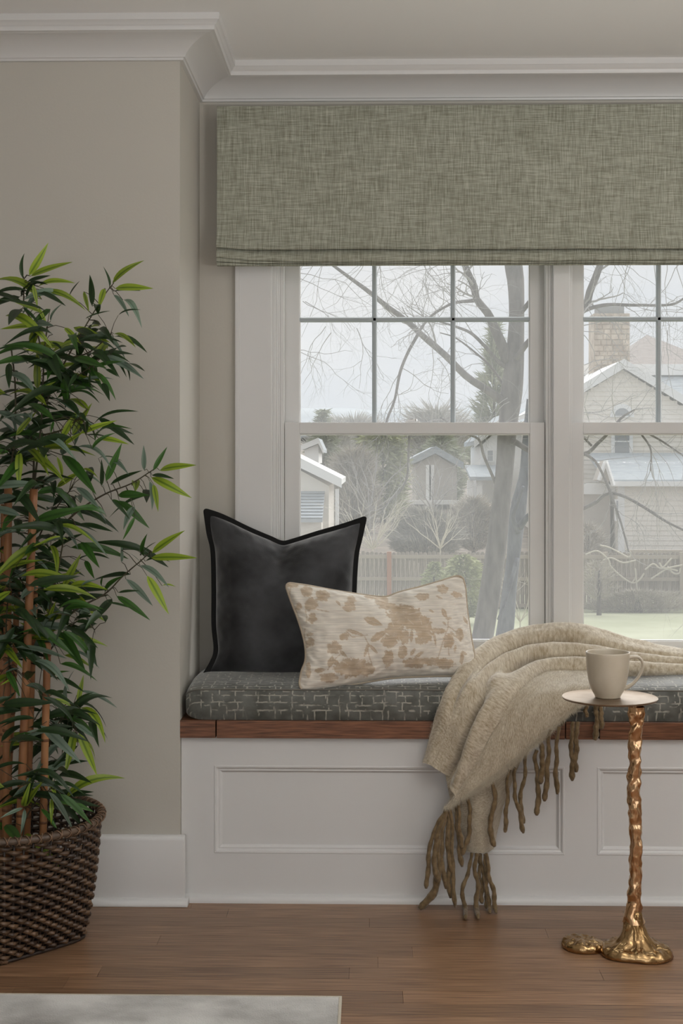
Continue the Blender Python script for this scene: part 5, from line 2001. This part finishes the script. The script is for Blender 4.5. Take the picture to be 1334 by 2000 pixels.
rt_ = random.Random(17)
TYY = 12.0
tb = at(940, 1300, TYY)
tree = empty('maple_tree', (tb.x, TYY, GZ))
tag(tree, 'large bare grey maple trunk with long limbs close outside the window', 'tree')
mb = MB()
limb(mb, [(900, 1480, 62), (925, 1330, 47), (943, 1242, 42), (966, 1094, 40), (977, 1000, 37), (986, 912, 35), (990, 848, 37), (993, 821, 37), (999, 768, 43), (1005, 706, 37), (1009, 624, 30), (1008, 560, 32), (1004, 525, 35), (994, 460, 30), (980, 330, 22)], TYY, TYY, 54, 14)
mb.build('trunk', BARK, tree, True)
limbs = [
    ([(992, 705, 26), (981, 677, 22), (965, 640, 19), (952, 611, 16), (932, 587, 14), (925, 558, 15), (909, 520, 13), (890, 440, 12)], 0, -.5),
    ([(990, 790, 22), (977, 780, 18), (952, 762, 15), (911, 735, 14), (870, 694, 13), (829, 659, 12), (796, 628, 11), (754, 597, 10), (721, 570, 9), (684, 543, 7), (653, 520, 6), (600, 480, 5)], 0, -1.5),
    ([(992, 718, 12), (983, 713, 10), (969, 702, 8), (944, 673, 7), (919, 650, 6), (890, 638, 5), (858, 628, 3), (830, 618, 2)], 0, -.4),
    ([(818, 650, 7), (796, 690, 6), (781, 729, 6), (771, 780, 5), (756, 820, 5), (752, 850, 3)], -.9, -1.2),
    ([(928, 587, 8), (890, 591, 6), (870, 599, 5), (845, 615, 5), (829, 632, 5), (816, 652, 6)], -.25, -.85),
    ([(985, 755, 6), (960, 718, 5), (930, 690, 4), (890, 660, 3), (860, 650, 2)], .2, -.2),
    ([(1008, 700, 12), (1040, 660, 11), (1085, 640, 10), (1140, 604, 15), (1152, 570, 15), (1166, 535, 14), (1185, 480, 12)], -.2, -1.0),
    ([(1140, 607, 9), (1160, 600, 8), (1190, 595, 7), (1240, 596, 6), (1310, 595, 5), (1340, 580, 4), (1380, 560, 3)], -.8, -1.3),
    ([(1000, 860, 12), (1060, 890, 9), (1140, 887, 8), (1165, 868, 7), (1192, 842, 6), (1215, 815, 5), (1240, 800, 3)], -.1, -1.2),
    ([(1140, 886, 6), (1162, 900, 5), (1178, 928, 5), (1190, 956, 6), (1202, 990, 5), (1214, 1025, 4), (1228, 1078, 3)], -.9, -1.2),
    ([(1090, 1010, 8), (1140, 993, 8), (1165, 980, 7), (1188, 963, 7), (1220, 970, 6), (1260, 992, 6), (1300, 1018, 5), (1345, 1040, 4)], -.6, -1.5),
    ([(975, 960, 8), (960, 925, 6), (945, 890, 6), (935, 858, 5), (905, 845, 4), (860, 815, 3)], .1, -.7),
    ([(1155, 870, 5), (1140, 855, 4), (1130, 850, 3)], -1.0, -1.1),
    ([(1010, 620, 10), (1060, 560, 9), (1120, 500, 8), (1220, 440, 6)], 0, -1),
    ([(800, 845, 6), (798, 880, 5), (796, 925, 5), (785, 955, 4), (755, 985, 4), (738, 1010, 2)], -1.2, -1.4),
    ([(1250, 845, 4), (1268, 870, 4), (1272, 890, 3), (1270, 920, 2)], -1.3, -1.3),
    ([(1262, 845, 4), (1290, 860, 4), (1320, 880, 3), (1350, 900, 2)], -1.3, -1.4),
]
tw_m = MB()
for pl, d0, d1 in limbs:
    mb = MB()
    pts, rad = limb(mb, pl, TYY + d0, TYY + d1)
    mb.build('limb', BARK, tree, True, fix=False)
    for k in range(7):
        i = rt_.randrange(6, len(pts))
        d = (pts[i] - pts[i - 1]).normalized()
        d = (d + Vector((rt_.uniform(-1, 1), rt_.uniform(-.5, .5), rt_.uniform(-1, 1))) * .8).normalized()
        branchy(tw_m, pts[i], d, rt_.uniform(.35, .9), max(.0045, rad[i] * .35), 2, rt_, -.05, .6, 8, .34)
# drooping outer sprays that hang into the upper lights from above
for px_, py_, dx, dz, L in ((600, 480, -.3, -.8, 1.0), (640, 470, .2, -1, 1.1), (585, 545, .9, -.35, .9), (585, 600, .7, -.5, .7), (700, 470, .3, -1, .9), (760, 470, -.4, -1, 1.0), (800, 470, .2, -1, 1.2), (840, 480, -.5, -1, .9), (870, 500, -.9, -.2, .8),
                            (1180, 480, .4, -1, .9), (1230, 470, -.2, -1, 1.1), (1290, 480, .2, -1, 1.1), (1330, 500, -.3, -1, .9), (1350, 600, -.9, -.3, .8), (1140, 650, .8, -.3, .7), (1140, 720, .8, .4, .7), (1300, 640, -.2, -1, .9), (585, 690, .9, -.3, .6), (640, 640, -.3, -.8, .7), (700, 640, .4, -.6, .6), (1140, 800, .9, .1, .6), (840, 690, .3, -.8, .6), (900, 480, .2, -1, .6), (985, 780, -.8, -.4, .6)):
    for k in range(2):
        branchy(tw_m, at(px_ + rt_.uniform(-14, 14), py_ + rt_.uniform(-12, 12), TYY - rt_.uniform(.6, 2.0)), Vector((dx, rt_.uniform(-.2, .2), dz)).normalized(), L * rt_.uniform(.8, 1.15), .0055, 3, rt_, -.04, .55, 8, .36)
o = tw_m.build('twigs', TWG, tree, False, fix=False)
o['kind'] = 'stuff'

# second trunk, leaning behind the maple
t2 = empty('slender_tree', (at(980, 1300, 15).x, 15, GZ))
tag(t2, 'thinner blue-grey trunk leaning right behind the maple trunk', 'tree')
mb = MB()
limb(mb, [(955, 1420, 40), (985, 1242, 34), (995, 1150, 28), (1002, 1094, 26), (1007, 1040, 30), (1012, 995, 32), (1019, 955, 24), (1024, 920, 18), (1027, 860, 14), (1034, 780, 11)], 15, 15.3, 30, 10)
mb.build('trunk', BARK2, t2, True)
for pl in ([(1014, 1030, 16), (1030, 1010, 12), (1060, 985, 10)], [(1010, 1090, 9), (1000, 1130, 8), (985, 1180, 6), (972, 1210, 4)], [(1012, 1040, 12), (1002, 1010, 9), (1010, 985, 8), (1022, 950, 6)]):
    mb = MB()
    pts, rad = limb(mb, pl, 15, 14.7, 16, 7)
    mb.build('limb', BARK2, t2, True, fix=False)


def crown(name, label, cat, Y, cx, top, bot, halfw, mat, count, seed, shape='oval', group=None, size=.16, ground=None, blade=.28, dep=.8):
    """foliage mass of separate sprays; picture rows give its real height at depth Y"""
    rg = random.Random(seed)
    T_, B_ = at(cx, top, Y), at(cx, bot, Y)
    hw_ = halfw * (Y - CAM.y) / FPX
    g0 = gz(Y) if ground is None else ground
    root = empty(name, (B_.x, Y, min(g0, B_.z)))
    tag(root, label, cat, group)
    mb = MB()
    for k in range(count):
        s = rg.random()
        if shape == 'cone':
            s = s ** 1.4
            rmax = hw_ * (1 - s) * (.75 + .25 * math.sin(s * 34)) + .05
        else:
            rmax = hw_ * math.sqrt(max(.02, 1 - (2 * s - 1) ** 2)) * (.8 + .3 * noise.noise(Vector((s * 5, seed, 0))))
        a = rg.uniform(0, 2 * math.pi)
        rr = rmax * rg.random() ** .45
        p = Vector((B_.x + rr * math.cos(a), Y + rr * math.sin(a) * dep, B_.z + (T_.z - B_.z) * s))
        p += Vector((noise.noise(p * .9), 0, noise.noise(p * .9 + Vector((9, 0, 0))))) * hw_ * .12
        u = Vector((math.cos(a), math.sin(a), rg.uniform(-.5, .5) if blade > .1 else rg.uniform(-.2, 1.6))).normalized() * size * rg.uniform(.5, 1.4)
        w_ = u.cross(Vector((rg.uniform(-1, 1), rg.uniform(-1, 1), rg.uniform(-1, 1))))
        w_ = w_.normalized() * size * blade if w_.length > 1e-6 else Vector((0, 0, size * .3))
        mb.add([p - u * .5, p + w_, p + u, p - w_], [(0, 1, 2, 3)])
    o = mb.build('foliage', mat, root, False, fix=False)
    o['kind'] = 'stuff'
    MB().tube([(B_.x, Y, min(g0, B_.z)), (B_.x, Y, B_.z + (T_.z - B_.z) * .75)], [hw_ * .07 + .02, .02], 6).build('trunk', BARK, root, True)
    return root


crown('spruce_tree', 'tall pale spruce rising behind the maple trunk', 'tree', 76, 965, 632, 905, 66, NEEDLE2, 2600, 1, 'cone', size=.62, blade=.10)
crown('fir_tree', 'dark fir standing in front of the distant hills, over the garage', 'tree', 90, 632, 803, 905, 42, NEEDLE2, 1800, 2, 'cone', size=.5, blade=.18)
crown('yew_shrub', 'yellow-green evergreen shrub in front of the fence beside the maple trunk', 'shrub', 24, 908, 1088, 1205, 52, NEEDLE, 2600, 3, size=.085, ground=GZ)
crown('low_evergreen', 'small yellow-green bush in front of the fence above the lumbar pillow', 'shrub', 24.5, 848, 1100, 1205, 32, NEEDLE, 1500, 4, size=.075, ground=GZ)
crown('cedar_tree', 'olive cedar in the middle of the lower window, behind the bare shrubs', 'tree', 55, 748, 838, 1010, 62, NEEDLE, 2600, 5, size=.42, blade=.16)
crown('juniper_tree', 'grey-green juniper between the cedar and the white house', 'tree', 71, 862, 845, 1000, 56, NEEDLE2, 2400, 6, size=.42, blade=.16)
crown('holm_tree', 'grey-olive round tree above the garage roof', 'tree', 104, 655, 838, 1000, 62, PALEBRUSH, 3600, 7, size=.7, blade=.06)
crown('oak_thicket', 'brown-grey leafless thicket right of the garage', 'tree', 49, 690, 880, 1060, 58, BRUSH, 3600, 8, size=.5, blade=.05)
crown('winter_hedge', 'dark grey winter hedge behind the fence, left of the maple trunk', 'hedge', 33, 830, 995, 1100, 85, HEDGE, 5200, 9, size=.20, blade=.08)
crown('winter_hedge', 'brown-topped winter hedge below the white house', 'hedge', 36, 925, 975, 1075, 56, BRUSH, 3600, 10, size=.22, blade=.07)
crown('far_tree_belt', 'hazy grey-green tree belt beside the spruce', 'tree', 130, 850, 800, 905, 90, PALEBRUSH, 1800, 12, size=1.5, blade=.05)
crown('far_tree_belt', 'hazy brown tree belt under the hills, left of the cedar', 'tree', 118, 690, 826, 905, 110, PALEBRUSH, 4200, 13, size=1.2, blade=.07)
crown('dry_brush', 'tangle of brown brush against the fence below the cream house', 'shrub', 25.7, 1170, 1095, 1170, 46, BRUSH, 1100, 14, size=.12, ground=GZ, blade=.05, dep=.4)
crown('flower_bed_growth', 'low grey dead growth along the foot of the fence', 'shrub', 26.3, 1245, 1160, 1200, 150, BRUSH, 4200, 15, size=.10, ground=GZ, blade=.07, dep=.12)
crown('ivy_bank', 'grey bank of brush behind the fence, left of the cream house porch', 'shrub', 37.5, 1150, 1025, 1110, 44, BRUSH, 1600, 16, size=.2, blade=.06)

rs2 = random.Random(31)


def bare_shrub(name, label, Y, px_, py_, n, L, r, mat, depth=2, fan=1.0, up=1.0):
    p = at(px_, py_, Y)
    g0 = gz(Y)
    root = empty(name, (p.x, Y, min(g0, p.z)))
    tag(root, label, 'shrub')
    mb = MB()
    if p.z > g0 + .1:
        mb.tube([(p.x, Y, g0), p], [r * 1.4, r], 6)
    for k in range(n):
        a = (k / max(1, n - 1) - .5) * 2 * fan
        d = Vector((math.sin(a), rs2.uniform(-.3, .3), math.cos(a) * up)).normalized()
        branchy(mb, p, d, L * rs2.uniform(.7, 1.1), r, depth, rs2, .05, .5)
    mb.build('stems', mat, root, False, fix=False)


bare_shrub('bare_shrub', 'pale fan-shaped leafless shrub rising over the fence beside the charcoal pillow', 28.5, 728, 1072, 13, 1.15, .018, PALETWIG)
bare_shrub('bare_shrub', 'pale leafless shrub with upright stems in front of the dark hedge', 29, 860, 1072, 9, .95, .014, PALETWIG, 2, .7)
bare_shrub('bare_tree', 'thin bare tree standing between the garage and the cedar', 46, 722, 1000, 8, 2.4, .03, TWG, 3, .9)
bare_shrub('bare_tree', 'thin bare tree in front of the small house with porch columns', 41, 845, 1000, 7, 1.5, .025, TWG, 2, .6)
V6 = lambda *pp: [(1030 + x / 4.388, 830 + y / 4.388, 3.4) for x, y in pp]
for lab, loops in (('pale looping bare vine spilling over the fence below the cream house', (
        V6((700, 1190), (740, 1240), (820, 1310), (900, 1355), (960, 1330), (1000, 1270)), V6((620, 1030), (700, 1050), (800, 1100), (870, 1135), (885, 1095), (850, 1060)),
        V6((500, 1110), (600, 1080), (690, 1150), (710, 1195)), V6((650, 1160), (720, 1140), (820, 1180), (930, 1160)), V6((900, 1350), (930, 1300), (925, 1230), (940, 1420)))),
        ('pale bare vine trailing over the lattice end of the fence', (
        V6((1010, 1240), (1080, 1190), (1150, 1230), (1330, 1200)), V6((1130, 1180), (1160, 1220), (1210, 1170), (1240, 1140)), V6((1200, 1210), (1250, 1270), (1300, 1270), (1310, 1230)),
        V6((1060, 1320), (1120, 1280), (1200, 1235), (1290, 1250))))):
    p0 = at(loops[0][0][0], loops[0][0][1], 26.7)
    root = empty('vine', (p0.x, 26.7, p0.z))
    tag(root, lab, 'vine')
    mb = MB()
    for lp_ in loops:
        limb(mb, lp_, 26.80, 26.76, 18, 5)
    mb.build('stems', PALETWIG, root, False, fix=False)
bare_shrub('sapling', 'bare sapling beside the thinner trunk, before the fence', 22, 1016, 1215, 7, .9, .012, PALETWIG, 2, .8)
import OpenImageIO as oiio, sys, numpy as np
b=oiio.ImageBuf(sys.argv[1] if len(sys.argv)>1 else '/workdir/render_main.png'); a=b.get_pixels(oiio.UINT8); h,w=a.shape[:2]; s=w/1334
P={'ceiling':(1000,50),'wallU':(200,300),'wallL':(280,1400),'side':(362,600),'bay':(425,700),'blind':(900,350),'panel':(600,1580),'benchTop':(600,1470),'base':(270,1690),'casing':(500,700),'sky':(640,700),'sash':(800,836),'stile':(570,1000),'mull':(1095,900),'floorFar':(600,1800),'floorNear':(900,1970),'rug':(300,1980),'cushF':(600,1385),'cushT':(500,1335),'dark':(500,1200),'lumb':(700,1200),'throw':(1000,1400),'throwT':(1060,1270),'mug':(1180,1320),'trunk':(990,950),'house':(1280,1000),'fence':(780,1110),'lawn':(1250,1220),'ttop':(1240,1365),'crownF':(200,85),'crownB':(800,170)}
for k,(x,y) in P.items():
    x=int(x*s);y=int(y*s);print(k,a[y-2:y+3,x-2:x+3,:3].reshape(-1,3).mean(0).round().astype(int))
